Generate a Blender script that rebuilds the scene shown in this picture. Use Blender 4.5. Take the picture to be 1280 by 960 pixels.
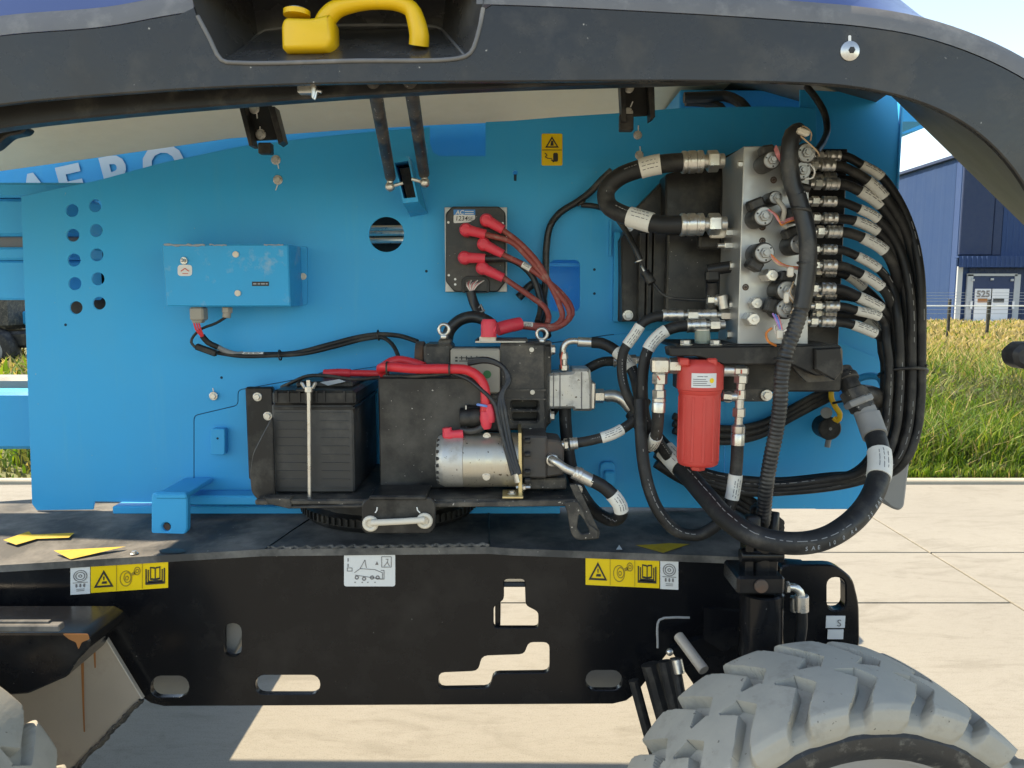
import bpy, bmesh, math, random
import numpy as np
from mathutils import Vector, Matrix, Quaternion, noise
random.seed(7); rng = np.random.default_rng(7)
for _o in list(bpy.data.objects): bpy.data.objects.remove(_o)
SC = bpy.context.scene
COL = SC.collection
R = math.radians

# ------------------------------------------------------------------ camera
F = 961.0; PITCH = R(6.5); HC = 1.40
cam_d = bpy.data.cameras.new('camera'); cam = bpy.data.objects.new('camera', cam_d); COL.objects.link(cam)
cam_d.sensor_width = 36.0; cam_d.lens = 36.0 * F / 1280.0
cam_d.clip_start = 0.02; cam_d.clip_end = 2000
cam.location = (0, 0, HC); cam.rotation_euler = (math.pi / 2 - PITCH, 0, 0)
SC.camera = cam
# ------------------------------------------------------------------ sky, sun, exposure
SUN_EL = R(47); SUN_AZ = R(-70)      # measured from +Y (straight ahead of the viewer), negative = to the left
world = bpy.data.worlds.new('World'); SC.world = world; world.use_nodes = True
wn = world.node_tree.nodes; wn.clear()
sky = wn.new('ShaderNodeTexSky'); sky.sky_type = 'NISHITA'; sky.sun_disc = False
sky.sun_elevation = SUN_EL; sky.sun_rotation = SUN_AZ; sky.air_density = 1.0; sky.dust_density = 0.4; sky.ozone_density = 1.2
bg = wn.new('ShaderNodeBackground'); bg.inputs[1].default_value = 0.08
wo = wn.new('ShaderNodeOutputWorld')
world.node_tree.links.new(sky.outputs[0], bg.inputs[0]); world.node_tree.links.new(bg.outputs[0], wo.inputs[0])
sl = bpy.data.lights.new('sun', 'SUN'); sl.energy = 2.0; sl.angle = R(0.5); sl.color = (1.0, 0.92, 0.80)
sun = bpy.data.objects.new('sun', sl); COL.objects.link(sun)
sdir = Vector((math.sin(SUN_AZ) * math.cos(SUN_EL), math.cos(SUN_AZ) * math.cos(SUN_EL), math.sin(SUN_EL)))
sun.rotation_euler = sdir.to_track_quat('Z', 'Y').to_euler(); sun.location = (-4, 14, 20)
vs = SC.view_settings
vs.view_transform = 'Standard'; vs.look = 'None'; vs.gamma = 1.0; vs.use_curve_mapping = False
vs.exposure = 2.38
vs.use_white_balance = True; vs.white_balance_temperature = 8200; vs.white_balance_tint = 10
SC.cycles.max_bounces = 8; SC.cycles.diffuse_bounces = 5; SC.cycles.glossy_bounces = 4
SC.cycles.sample_clamp_indirect = 6.0
SC.cycles.use_denoising = True

# ------------------------------------------------------------------ picture <-> place
CP, SP = math.cos(PITCH), math.sin(PITCH)
def P(px, py, Y):
    """the point of the place at distance Y in front of the viewer that was measured at (px, py)"""
    a = (px - 640.0) / F; b = (480.0 - py) / F
    d = Vector((a, CP + b * SP, -SP + b * CP))
    return Vector((0, 0, HC)) + d * (Y / d.y)
def PZ(px, py, z):
    a = (px - 640.0) / F; b = (480.0 - py) / F
    d = Vector((a, CP + b * SP, -SP + b * CP))
    return Vector((0, 0, HC)) + d * ((z - HC) / d.z)
def S(py, Y):
    """metres per measured pixel there"""
    z = P(640, py, Y).z
    return (Y * CP - (z - HC) * SP) / F

# ------------------------------------------------------------------ materials
def mat(name, col, rough=0.5, metal=0.0, var=0.12, scale=6.0, bump=0.0, bscale=60.0, dust=None, dscale=5.0, dlo=0.52, dhi=0.75, rvar=0.12, spec=0.5, coat=0.0, stretch=None, trans=0.0, speck=None, streak=None):
    m = bpy.data.materials.new(name); m.use_nodes = True
    nt = m.node_tree; n = nt.nodes; l = nt.links
    b = n['Principled BSDF']
    tc = n.new('ShaderNodeTexCoord'); src = tc.outputs['Object']
    if stretch:
        mp = n.new('ShaderNodeMapping'); mp.inputs['Scale'].default_value = stretch; l.new(src, mp.inputs[0]); src = mp.outputs[0]
    nz = n.new('ShaderNodeTexNoise'); nz.inputs['Scale'].default_value = scale; nz.inputs['Detail'].default_value = 6; nz.inputs['Roughness'].default_value = 0.6
    l.new(src, nz.inputs['Vector'])
    cr = n.new('ShaderNodeMix'); cr.data_type = 'RGBA'
    cr.inputs[6].default_value = tuple(c * (1 - var) for c in col) + (1,)
    cr.inputs[7].default_value = tuple(min(1, c * (1 + var)) for c in col) + (1,)
    l.new(nz.outputs[0], cr.inputs[0]); out = cr.outputs[2]
    rr = n.new('ShaderNodeMapRange'); rr.inputs[1].default_value = 0.3; rr.inputs[2].default_value = 0.7
    rr.inputs[3].default_value = max(0.02, rough - rvar); rr.inputs[4].default_value = min(1, rough + rvar)
    l.new(nz.outputs[0], rr.inputs[0]); rout = rr.outputs[0]
    if dust:
        n2 = n.new('ShaderNodeTexNoise'); n2.inputs['Scale'].default_value = dscale; n2.inputs['Detail'].default_value = 8; n2.inputs['Roughness'].default_value = 0.68
        l.new(tc.outputs['Object'], n2.inputs['Vector'])
        mr = n.new('ShaderNodeMapRange'); mr.inputs[1].default_value = dlo; mr.inputs[2].default_value = dhi; mr.inputs[4].default_value = dust[3] if len(dust) > 3 else 0.6
        l.new(n2.outputs[0], mr.inputs[0])
        dm = n.new('ShaderNodeMix'); dm.data_type = 'RGBA'; dm.inputs[7].default_value = tuple(dust[:3]) + (1,)
        l.new(mr.outputs[0], dm.inputs[0]); l.new(out, dm.inputs[6]); out = dm.outputs[2]
        ra = n.new('ShaderNodeMath'); ra.operation = 'MULTIPLY_ADD'; ra.use_clamp = True; ra.inputs[1].default_value = 0.4
        l.new(mr.outputs[0], ra.inputs[0]); l.new(rout, ra.inputs[2]); rout = ra.outputs[0]
    if speck:
        n3 = n.new('ShaderNodeTexNoise'); n3.inputs['Scale'].default_value = speck[3]; n3.inputs['Detail'].default_value = 2
        l.new(tc.outputs['Object'], n3.inputs['Vector'])
        m3 = n.new('ShaderNodeMapRange'); m3.inputs[1].default_value = speck[4]; m3.inputs[2].default_value = speck[4] + 0.03
        l.new(n3.outputs[0], m3.inputs[0])
        d3 = n.new('ShaderNodeMix'); d3.data_type = 'RGBA'; d3.inputs[7].default_value = tuple(speck[:3]) + (1,)
        l.new(m3.outputs[0], d3.inputs[0]); l.new(out, d3.inputs[6]); out = d3.outputs[2]
    if streak:
        mp5 = n.new('ShaderNodeMapping'); mp5.inputs['Scale'].default_value = streak[4]; l.new(tc.outputs['Object'], mp5.inputs[0])
        n5 = n.new('ShaderNodeTexNoise'); n5.inputs['Scale'].default_value = 1.0; n5.inputs['Detail'].default_value = 7; n5.inputs['Roughness'].default_value = 0.7; l.new(mp5.outputs[0], n5.inputs['Vector'])
        m5 = n.new('ShaderNodeMapRange'); m5.inputs[1].default_value = 0.55; m5.inputs[2].default_value = 0.78; m5.inputs[4].default_value = streak[3]; l.new(n5.outputs[0], m5.inputs[0])
        d5 = n.new('ShaderNodeMix'); d5.data_type = 'RGBA'; d5.inputs[7].default_value = tuple(streak[:3]) + (1,); l.new(m5.outputs[0], d5.inputs[0]); l.new(out, d5.inputs[6]); out = d5.outputs[2]
    l.new(out, b.inputs['Base Color']); l.new(rout, b.inputs['Roughness'])
    b.inputs['Metallic'].default_value = metal
    b.inputs['Specular IOR Level'].default_value = spec
    b.inputs['Coat Weight'].default_value = coat; b.inputs['Coat Roughness'].default_value = 0.15
    b.inputs['Transmission Weight'].default_value = trans
    if bump:
        n4 = n.new('ShaderNodeTexNoise'); n4.inputs['Scale'].default_value = bscale; n4.inputs['Detail'].default_value = 4
        l.new(src, n4.inputs['Vector'])
        bp = n.new('ShaderNodeBump'); bp.inputs['Strength'].default_value = bump; bp.inputs['Distance'].default_value = 0.004
        l.new(n4.outputs[0], bp.inputs['Height']); l.new(bp.outputs[0], b.inputs['Normal'])
    return m

DUST = (0.42, 0.38, 0.31)
M = {}
M['blue'] = mat('blue_paint', (0.004, 0.36, 0.71), 0.46, spec=0.32, streak=(0.05, 0.40, 0.66, 0.45, (38, 38, 2.2)), speck=(0.22, 0.42, 0.55, 150, 0.77), var=0.08, scale=3, dust=(0.07, 0.40, 0.64, 0.35), dscale=2.6, dlo=0.45, dhi=0.8, bump=0.03, bscale=220)
M['blue_worn'] = mat('blue_paint_worn', (0.006, 0.35, 0.68), 0.45, spec=0.32, var=0.10, scale=9, dust=(0.42, 0.50, 0.55, 0.55), dscale=14, dlo=0.56, dhi=0.72)
M['black_steel'] = mat('black_gloss_steel', (0.006, 0.0065, 0.008), 0.20, spec=0.28, var=0.2, scale=3, dust=DUST + (0.035,), dscale=6, dlo=0.5, dhi=0.8, rvar=.05, speck=(0.22, 0.21, 0.19, 130, 0.76), bump=0.02, bscale=180)
M['deck'] = mat('black_deck_paint', (0.055, 0.055, 0.054), 0.62, spec=0.25, var=0.3, scale=5, streak=(0.16, 0.15, 0.13, 0.6, (30, 6, 6)), dust=(0.34, 0.32, 0.29, 0.8), dscale=6, dlo=0.42, dhi=0.8, speck=(0.3, 0.28, 0.25, 90, 0.75))
M['hood'] = mat('hood_black_plastic', (0.022, 0.0205, 0.019), 0.27, var=0.2, scale=7, dust=(0.16, 0.14, 0.115, 0.40), dscale=9, dlo=0.5, dhi=0.85, speck=(0.40, 0.38, 0.34, 110, 0.765), bump=0.05, bscale=120)
M['recess'] = mat('recess_skylit_gloss', (0.05, 0.049, 0.047), 0.24, var=0.2, scale=6, dust=(0.3, 0.28, 0.25, 0.3), dscale=7, dlo=0.5, dhi=0.8)  # base lighter than the hood's, for the skylight falling into the recess
M['hood_edge'] = mat('hood_scuffed_edge', (0.15, 0.145, 0.14), 0.5, var=0.35, scale=10, dust=(0.4, 0.38, 0.35, 0.5), dscale=14)
M['hood_skin'] = mat('hood_skin_sky_tint', (0.05, 0.085, 0.24), 0.34, var=0.15, scale=3, spec=0.6, coat=0.5)  # blue base carries the sky reflected in the dark skin
M['hood_in'] = mat('hood_lining', (0.68, 0.585, 0.42), 0.7, var=0.08, scale=2.5, dust=(0.30, 0.26, 0.2, 0.35), dscale=2.5, dlo=0.45, dhi=0.8, bump=0.1, bscale=90)
M['hood_in_dark'] = mat('hood_side_lining', (0.085, 0.085, 0.07), 0.6, var=0.12, scale=3, dust=DUST + (0.2,))
M['black_plastic'] = mat('black_plastic', (0.013, 0.013, 0.0135), 0.42, spec=0.36, var=0.25, scale=14, dust=DUST + (0.22,), dscale=9, dlo=0.5, dhi=0.8)
M['bat_case'] = mat('battery_case', (0.030, 0.031, 0.032), 0.5, var=0.2, scale=12, dust=DUST + (0.22,), dscale=8, dlo=0.5, dhi=0.85)
M['black_box'] = mat('black_painted_box', (0.015, 0.0155, 0.0165), 0.38, spec=0.4, var=0.25, scale=5, dust=DUST + (0.28,), dscale=4.5, dlo=0.46, dhi=0.8, speck=(0.45, 0.42, 0.38, 170, 0.735))
M['dirty_black'] = mat('dusty_black_paint', (0.026, 0.025, 0.024), 0.5, var=0.3, scale=18, dust=(0.34, 0.29, 0.22, 0.4), dscale=16, dlo=0.46, dhi=0.74, speck=(0.5, 0.45, 0.38, 160, 0.70), bump=0.1, bscale=200)
M['rubber'] = mat('hose_rubber', (0.014, 0.014, 0.0145), 0.55, spec=0.4, var=0.25, scale=20, dust=DUST + (0.20,), dscale=12, dlo=0.5, dhi=0.8, bump=0.08, bscale=400)
M['conduit'] = mat('black_conduit', (0.016, 0.017, 0.019), 0.42, var=0.2, scale=20, dust=DUST + (0.25,), dscale=14, dlo=0.5, dhi=0.8)
M['sleeve'] = mat('white_sleeve', (0.70, 0.68, 0.62), 0.6, var=0.10, scale=30, dust=(0.40, 0.36, 0.30, 0.5), dscale=40, dlo=0.52, dhi=0.75)
M['print'] = mat('grey_print', (0.16, 0.15, 0.15), 0.6, var=0.1)
M['steel'] = mat('zinc_steel', (0.62, 0.60, 0.56), 0.34, metal=0.9, var=0.15, scale=40, dust=(0.30, 0.27, 0.22, 0.4), dscale=40, dlo=0.55, dhi=0.75)
M['coil_steel'] = mat('dull_coil_nut', (0.36, 0.355, 0.34), 0.45, metal=0.8, var=0.2, scale=60)
M['alu'] = mat('machined_aluminium', (0.43, 0.43, 0.42), 0.42, metal=0.75, var=0.08, scale=30, stretch=(1, 14, 1), dust=(0.36, 0.33, 0.28, 0.25), dscale=14)
M['cast_alu'] = mat('cast_aluminium', (0.55, 0.54, 0.51), 0.48, metal=0.7, var=0.12, scale=50, dust=(0.30, 0.26, 0.2, 0.5), dscale=26, dlo=0.5, dhi=0.72, bump=0.15, bscale=300, speck=(0.12, 0.1, 0.08, 150, 0.69))
M['motor_sil'] = mat('brushed_motor_can', (0.55, 0.51, 0.43), 0.36, metal=0.75, var=0.10, scale=20, stretch=(12, 1, 1), dust=(0.42, 0.38, 0.32, 0.3), dscale=12, speck=(0.16, 0.13, 0.10, 120, 0.69))
M['rusty'] = mat('rusty_cast_iron', (0.075, 0.052, 0.040), 0.7, var=0.35, scale=22, dust=(0.17, 0.075, 0.035, 0.7), dscale=12, dlo=0.5, dhi=0.7, bump=0.2, bscale=160)
M['pump_iron'] = mat('pump_cast_iron', (0.055, 0.050, 0.046), 0.62, var=0.3, scale=24, dust=(0.15, 0.085, 0.05, 0.45), dscale=14, dlo=0.52, dhi=0.74, bump=0.15, bscale=180)
M['letter'] = mat('boom_letter_paint', (0.52, 0.62, 0.68), 0.5, var=0.05)
M['gold'] = mat('yellow_zinc', (0.62, 0.50, 0.27), 0.4, metal=0.8, var=0.2, scale=40)
M['red_rubber'] = mat('red_terminal_boot', (0.72, 0.045, 0.075), 0.48, var=0.12, scale=30, dust=(0.5, 0.2, 0.18, 0.3), dscale=40)
M['red_cable'] = mat('red_cable', (0.66, 0.028, 0.040), 0.42, var=0.12, scale=40, bump=0.2, bscale=300)
M['darkred_cable'] = mat('dusty_red_cable', (0.26, 0.050, 0.040), 0.55, var=0.2, scale=50, dust=(0.42, 0.34, 0.28, 0.5), dscale=45, dlo=0.52, dhi=0.7)
M['filter_red'] = mat('filter_red', (0.58, 0.052, 0.042), 0.46, var=0.08, scale=10, dust=(0.5, 0.16, 0.12, 0.3), dscale=10, dlo=0.5, dhi=0.85)
M['yellow'] = mat('yellow_plastic', (0.83, 0.50, 0.015), 0.42, var=0.06, scale=10, dust=(0.55, 0.38, 0.08, 0.4), dscale=25, dlo=0.55, dhi=0.75, bump=0.05, bscale=200)
M['sticker_y'] = mat('yellow_sticker', (0.82, 0.56, 0.010), 0.4, var=0.04)
M['sticker_w'] = mat('white_sticker', (0.66, 0.67, 0.66), 0.45, var=0.05)
M['sticker_b'] = mat('blue_sticker', (0.02, 0.20, 0.52), 0.4, var=0.04)
M['ink'] = mat('black_ink', (0.02, 0.02, 0.02), 0.5, var=0.05)
M['ink_y'] = mat('faint_ink', (0.30, 0.20, 0.02), 0.5, var=0.05)
M['ink_red'] = mat('red_ink', (0.6, 0.1, 0.06), 0.5, var=0.05)
M['deck_yellow'] = mat('worn_yellow_deck_mark', (0.46, 0.31, 0.004), 0.6, var=0.15, scale=20, dust=(0.10, 0.09, 0.06, 0.5), dscale=20)
M['white_mark'] = mat('white_paint_mark', (0.75, 0.75, 0.72), 0.5, var=0.05)
M['tyre'] = mat('grey_nonmarking_rubber', (0.37, 0.35, 0.30), 0.8, spec=0.2, streak=(0.19, 0.175, 0.145, 0.75, (11, 11, 11)), speck=(0.16, 0.15, 0.13, 90, 0.73), var=0.12, scale=14, dust=(0.44, 0.40, 0.33, 0.6), dscale=7, dlo=0.42, dhi=0.75, bump=0.12, bscale=90)
M['rim'] = mat('grey_rim', (0.34, 0.34, 0.34), 0.5, var=0.1, dust=DUST + (0.4,))
M['rim_black'] = mat('black_bead_ring', (0.025, 0.025, 0.025), 0.5, var=0.3, scale=20, dust=(0.36, 0.34, 0.29, 0.5), dscale=34, dlo=0.54, dhi=0.74, bump=0.2, bscale=90)
M['bare'] = mat('bare_scuffed_steel', (0.42, 0.37, 0.31), 0.5, metal=0.35, var=0.15, scale=4, dust=(0.16, 0.11, 0.08, 0.5), dscale=4, dlo=0.52, dhi=0.75)
M['rust'] = mat('rust_streak', (0.30, 0.12, 0.035), 0.85, var=0.3, scale=30)
M['grey_conn'] = mat('grey_connector', (0.33, 0.30, 0.25), 0.6, var=0.1, scale=30)
M['grey_paint'] = mat('grey_cover', (0.24, 0.24, 0.235), 0.55, var=0.1, dust=DUST + (0.3,))
M['wire_pink'] = mat('pink_wire', (0.62, 0.22, 0.22), 0.5, var=0.05)
M['wire_orange'] = mat('orange_wire', (0.65, 0.20, 0.04), 0.5, var=0.05)
M['wire_tan'] = mat('tan_wire', (0.52, 0.36, 0.22), 0.5, var=0.05)
M['wire_blue'] = mat('blue_wire', (0.12, 0.25, 0.6), 0.5, var=0.05)
M['wire_violet'] = mat('violet_wire', (0.42, 0.22, 0.5), 0.5, var=0.05)
M['wire_white'] = mat('white_wire', (0.7, 0.66, 0.6), 0.5, var=0.05)
M['sight'] = mat('green_sight_glass', (0.35, 0.42, 0.36), 0.15, var=0.1, trans=0.5)
M['cream'] = mat('cream_plastic', (0.66, 0.60, 0.50), 0.5, var=0.08)
M['gap'] = mat('dark_hole_edge', (0.006, 0.03, 0.06), 0.8, var=0.1)  # dark tone for holes and the drawn shade at the plate edge

# ------------------------------------------------------------------ mesh building
class MB:
    def __init__(s): s.v = []; s.f = []; s.fm = []
    def add(s, vs, fs, mi=0):
        o = len(s.v); s.v.extend(Vector(p) for p in vs); s.f.extend([tuple(i + o for i in f) for f in fs]); s.fm.extend([mi] * len(fs)); return s
    def bm(s, bm, mx=None, mi=0):
        if mx is not None: bm.transform(mx)
        bm.verts.ensure_lookup_table(); bm.verts.index_update()
        s.add([v.co.copy() for v in bm.verts], [[v.index for v in f.verts] for f in bm.faces], mi); bm.free(); return s
    def box(s, c, size, bev=0.0, rot=None, mi=0, seg=1):
        bm = bmesh.new(); bmesh.ops.create_cube(bm, size=1.0)
        bm.transform(Matrix.Diagonal((size[0], size[1], size[2], 1)))
        if bev: bmesh.ops.bevel(bm, geom=list(bm.edges), offset=bev, segments=seg, affect='EDGES', profile=0.5)
        m = Matrix.Translation(Vector(c))
        if rot is not None: m = m @ rot.to_4x4()
        return s.bm(bm, m, mi)
    def pbox(s, x0, y0, x1, y1, Y, dep, bev=0.003, mi=0, seg=1):
        """box whose front face at distance Y was measured as (x0,y0)-(x1,y1), dep metres deep"""
        a = P(x0, y0, Y); b = P(x1, y1, Y)
        return s.box(((a.x + b.x) / 2, Y + dep / 2, (a.z + b.z) / 2), (abs(b.x - a.x), dep, abs(a.z - b.z)), bev, None, mi, seg)
    def lathe(s, a, b, prof, n=20, mi=0, cap=True, ph=0.0):
        """prof: (t along a->b in metres or fraction, radius)"""
        a = Vector(a); b = Vector(b); ax = (b - a); L = ax.length; ax.normalize()
        q = Vector((0, 0, 1)).rotation_difference(ax); u = q @ Vector((1, 0, 0)); w = q @ Vector((0, 1, 0))
        vs = []; fs = []
        for t, r in prof:
            c = a + ax * (t * L)
            for k in range(n):
                g = 2 * math.pi * k / n + ph
                vs.append(c + (u * math.cos(g) + w * math.sin(g)) * r)
        m = len(prof)
        for i in range(m - 1):
            for k in range(n):
                k2 = (k + 1) % n
                fs.append((i * n + k, i * n + k2, (i + 1) * n + k2, (i + 1) * n + k))
        if cap:
            fs.append(tuple(range(n - 1, -1, -1))); fs.append(tuple((m - 1) * n + k for k in range(n)))
        return s.add(vs, fs, mi)
    def cyl(s, a, b, r, n=20, bev=0.08, mi=0):
        L = (Vector(b) - Vector(a)).length; e = min(bev * r / max(L, 1e-6), 0.3)
        return s.lathe(a, b, [(0, r * (1 - bev)), (e, r), (1 - e, r), (1, r * (1 - bev))], n, mi)
    def hexn(s, a, b, r, mi=0): return s.cyl(a, b, r, 6, 0.10, mi)
    def sph(s, c, r, n=12, mi=0, sc=(1, 1, 1)):
        bm = bmesh.new(); bmesh.ops.create_uvsphere(bm, u_segments=n, v_segments=max(6, n // 2), radius=r)
        return s.bm(bm, Matrix.Translation(Vector(c)) @ Matrix.Diagonal((*sc, 1)), mi)
    def tube(s, pts, r, n=10, mi=0, cap=True, flat=None):
        """sweep along dense pts; r number or list"""
        pts = [Vector(p) for p in pts]; m = len(pts)
        rs = r if isinstance(r, (list, tuple)) else [r] * m
        T = []
        for i in range(m):
            d = pts[min(i + 1, m - 1)] - pts[max(i - 1, 0)]
            T.append(d.normalized() if d.length > 1e-9 else Vector((0, 0, 1)))
        up = Vector((0, 1, 0)) if abs(T[0].y) < 0.9 else Vector((1, 0, 0))
        u = (up - T[0] * up.dot(T[0])).normalized(); vs = []; fs = []
        for i in range(m):
            if i:
                q = T[i - 1].rotation_difference(T[i]); u = q @ u; u = (u - T[i] * u.dot(T[i])).normalized()
            w = T[i].cross(u)
            for k in range(n):
                g = 2 * math.pi * k / n
                fu = 1.0 if flat is None else flat
                vs.append(pts[i] + u * math.cos(g) * rs[i] * fu + w * math.sin(g) * rs[i])
        for i in range(m - 1):
            for k in range(n):
                k2 = (k + 1) % n
                fs.append((i * n + k, i * n + k2, (i + 1) * n + k2, (i + 1) * n + k))
        if cap: fs.append(tuple(range(n - 1, -1, -1))); fs.append(tuple((m - 1) * n + k for k in range(n)))
        return s.add(vs, fs, mi)
    def torus(s, c, axis, Rr, r, n=28, k=8, mi=0, a0=0.0, a1=2 * math.pi):
        q = Vector((0, 0, 1)).rotation_difference(Vector(axis).normalized()); full = abs(a1 - a0 - 2 * math.pi) < 1e-6
        vs = []; fs = []; N = n if full else n + 1
        for i in range(N):
            g = a0 + (a1 - a0) * i / n
            for j in range(k):
                h = 2 * math.pi * j / k
                vs.append(Vector(c) + q @ Vector(((Rr + r * math.cos(h)) * math.cos(g), (Rr + r * math.cos(h)) * math.sin(g), r * math.sin(h))))
        for i in range(n):
            i2 = (i + 1) % N
            for j in range(k):
                j2 = (j + 1) % k; fs.append((i * k + j, i2 * k + j, i2 * k + j2, i * k + j2))
        return s.add(vs, fs, mi)
    def poly(s, loops, O, U, V, N, thick, bev=0.0, mi=0):
        """flat filled outline(s) (first outer, then holes) in (u,v); extruded from O along N by thick"""
        cu = bpy.data.curves.new('t', 'CURVE'); cu.dimensions = '2D'; cu.fill_mode = 'BOTH'
        cu.extrude = max(thick / 2 - bev, 0); cu.bevel_depth = bev; cu.bevel_resolution = 0
        if bev: cu.offset = -bev
        for lp in loops:
            sp = cu.splines.new('POLY'); sp.points.add(len(lp) - 1)
            for i, (a, b) in enumerate(lp): sp.points[i].co = (a, b, 0, 1)
            sp.use_cyclic_u = True
        ob = bpy.data.objects.new('t', cu); me = bpy.data.meshes.new_from_object(ob)
        O = Vector(O); U = Vector(U); V = Vector(V); N = Vector(N)
        vs = [O + U * v.co.x + V * v.co.y + N * (thick / 2 + v.co.z) for v in me.vertices]
        fs = [tuple(p.vertices) for p in me.polygons]
        flip = U.cross(V).dot(N) < 0
        if flip: fs = [f[::-1] for f in fs]
        bpy.data.objects.remove(ob); bpy.data.curves.remove(cu); bpy.data.meshes.remove(me)
        bm = bmesh.new(); bv = [bm.verts.new(v) for v in vs]
        for f in fs:
            try: bm.faces.new([bv[i] for i in f])
            except ValueError: pass
        bmesh.ops.remove_doubles(bm, verts=bm.verts, dist=1e-5)
        bmesh.ops.recalc_face_normals(bm, faces=bm.faces)
        return s.bm(bm, None, mi)
    def plate(s, loops, Y, thick=0.006, bev=0.0, mi=0):
        """upright plate facing the viewer, front face at Y, outlines measured in picture units"""
        L2 = []
        for lp in loops:
            q = []
            for (x, y) in lp:
                p = P(x, y, Y); q.append((p.x, p.z))
            L2.append(q)
        return s.poly(L2, (0, Y, 0), (1, 0, 0), (0, 0, 1), (0, 1, 0), thick, bev, mi)

WLOC = {}
SPLIT = set('hub_x paint pictogram bolt screw cable_tie lettering tray_side pressure_switch small_plug port_fitting cartridge_plug port_plug paint_mark small_hole deck_seam slot_bracket cap_screw pole_screw deck_bolt wire_connector chipped_edge worn_edge inner_frame top_pads lower_flange tank_frame tank_rail back_plate side_plate filter_plate end_bell_rib recess_crease inner_pipe clevis axle_cap knuckle_plate hose_fitting_pair lower_arm end_wing floor_rail small_sticker wall_lamp door_pull bracket_bolt lock_pin_set body_joint witness_paint gauge_base horn_core gold_bracket'.split())
def islands(mb):
    par = list(range(len(mb.v)))
    def fd(a):
        while par[a] != a: par[a] = par[par[a]]; a = par[a]
        return a
    for f in mb.f:
        r0 = fd(f[0])
        for k in f[1:]: par[fd(k)] = r0
    grp = {}
    for fi, f in enumerate(mb.f): grp.setdefault(fd(f[0]), []).append(fi)
    items = []
    for g, fl in grp.items():
        ids = {i for fi in fl for i in mb.f[fi]}; c = np.array([tuple(mb.v[i]) for i in ids]); items.append([c.min(0) - .0012, c.max(0) + .0012, fl])
    ch = True
    while ch:
        ch = False
        for i in range(len(items)):
            for j in range(i + 1, len(items)):
                a, b = items[i], items[j]
                if np.all(a[0] < b[1]) and np.all(b[0] < a[1]):
                    items[i] = [np.minimum(a[0], b[0]), np.maximum(a[1], b[1]), a[2] + b[2]]; items.pop(j); ch = True; break
            if ch: break
    out = []
    for it in items:
        m = MB(); mp = {}
        for fi in it[2]:
            f2 = []
            for k in mb.f[fi]:
                if k not in mp: mp[k] = len(m.v); m.v.append(mb.v[k])
                f2.append(mp[k])
            m.f.append(tuple(f2)); m.fm.append(mb.fm[fi])
        out.append(m)
    return out
def build(mb, name, m, parent=None, smooth=35, sub=None):
    if name in SPLIT:
        isl = islands(mb)
        if len(isl) > 1: return [build1(x, name, m, parent, smooth, sub) for x in isl][0]
    return build1(mb, name, m, parent, smooth, sub)
def build1(mb, name, m, parent=None, smooth=35, sub=None):
    me = bpy.data.meshes.new(name)
    co = np.array([tuple(v) for v in mb.v]); lo = co.min(0); hi = co.max(0); c = (lo + hi) / 2
    if parent is None: c[2] = lo[2]
    me.from_pydata([tuple(v) for v in (co - c)], [], mb.f)
    ms = m if isinstance(m, (list, tuple)) else [m]
    for x in ms: me.materials.append(M[x] if isinstance(x, str) else x)
    if len(ms) > 1: me.polygons.foreach_set('material_index', mb.fm)
    me.validate(); me.update()
    if smooth:
        me.polygons.foreach_set('use_smooth', [True] * len(me.polygons)); me.set_sharp_from_angle(angle=R(smooth))
    o = bpy.data.objects.new(name, me); COL.objects.link(o)
    pw = Vector((0, 0, 0))
    if parent is not None: o.parent = parent; pw = WLOC[parent.name]
    o.location = Vector(c) - pw; WLOC[o.name] = Vector(c)
    if sub:
        md = o.modifiers.new('sub', 'SUBSURF'); md.levels = sub; md.render_levels = sub
    return o
def empty(name, loc, parent=None):
    o = bpy.data.objects.new(name, None); COL.objects.link(o); o.empty_display_size = 0.1
    pw = Vector((0, 0, 0))
    if parent is not None: o.parent = parent; pw = WLOC[parent.name]
    o.location = Vector(loc) - pw; WLOC[o.name] = Vector(loc); return o
def tag(o, label=None, cat=None, group=None, kind=None):
    if label: o['label'] = label
    if cat: o['category'] = cat
    if group: o['group'] = group
    if kind: o['kind'] = kind
    return o
def crom(pts, step=0.012):
    pts = [Vector(p) for p in pts]; out = []
    q = [pts[0] * 2 - pts[1]] + pts + [pts[-1] * 2 - pts[-2]]
    for i in range(1, len(q) - 2):
        p0, p1, p2, p3 = q[i - 1:i + 3]; d = (p2 - p1).length; k = max(2, int(d / step))
        # centripetal
        t0 = 0; t1 = t0 + max((p1 - p0).length, 1e-5) ** .5; t2 = t1 + max(d, 1e-5) ** .5; t3 = t2 + max((p3 - p2).length, 1e-5) ** .5
        for j in range(k):
            t = t1 + (t2 - t1) * j / k
            A1 = p0 * ((t1 - t) / (t1 - t0)) + p1 * ((t - t0) / (t1 - t0)); A2 = p1 * ((t2 - t) / (t2 - t1)) + p2 * ((t - t1) / (t2 - t1)); A3 = p2 * ((t3 - t) / (t3 - t2)) + p3 * ((t - t2) / (t3 - t2))
            B1 = A1 * ((t2 - t) / (t2 - t0)) + A2 * ((t - t0) / (t2 - t0)); B2 = A2 * ((t3 - t) / (t3 - t1)) + A3 * ((t - t1) / (t3 - t1))
            out.append(B1 * ((t2 - t) / (t2 - t1)) + B2 * ((t - t1) / (t2 - t1)))
    out.append(pts[-1]); return out
def PP(pts): return [P(*p) for p in pts]
def rrect(x0, y0, x1, y1, r, n=4):
    out = []
    for cx, cy, a in ((x1 - r, y0 + r, -90), (x1 - r, y1 - r, 0), (x0 + r, y1 - r, 90), (x0 + r, y0 + r, 180)):
        for k in range(n + 1):
            g = R(a + 90 * k / n); out.append((cx + r * math.cos(g), cy + r * math.sin(g)))
    return out
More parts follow.
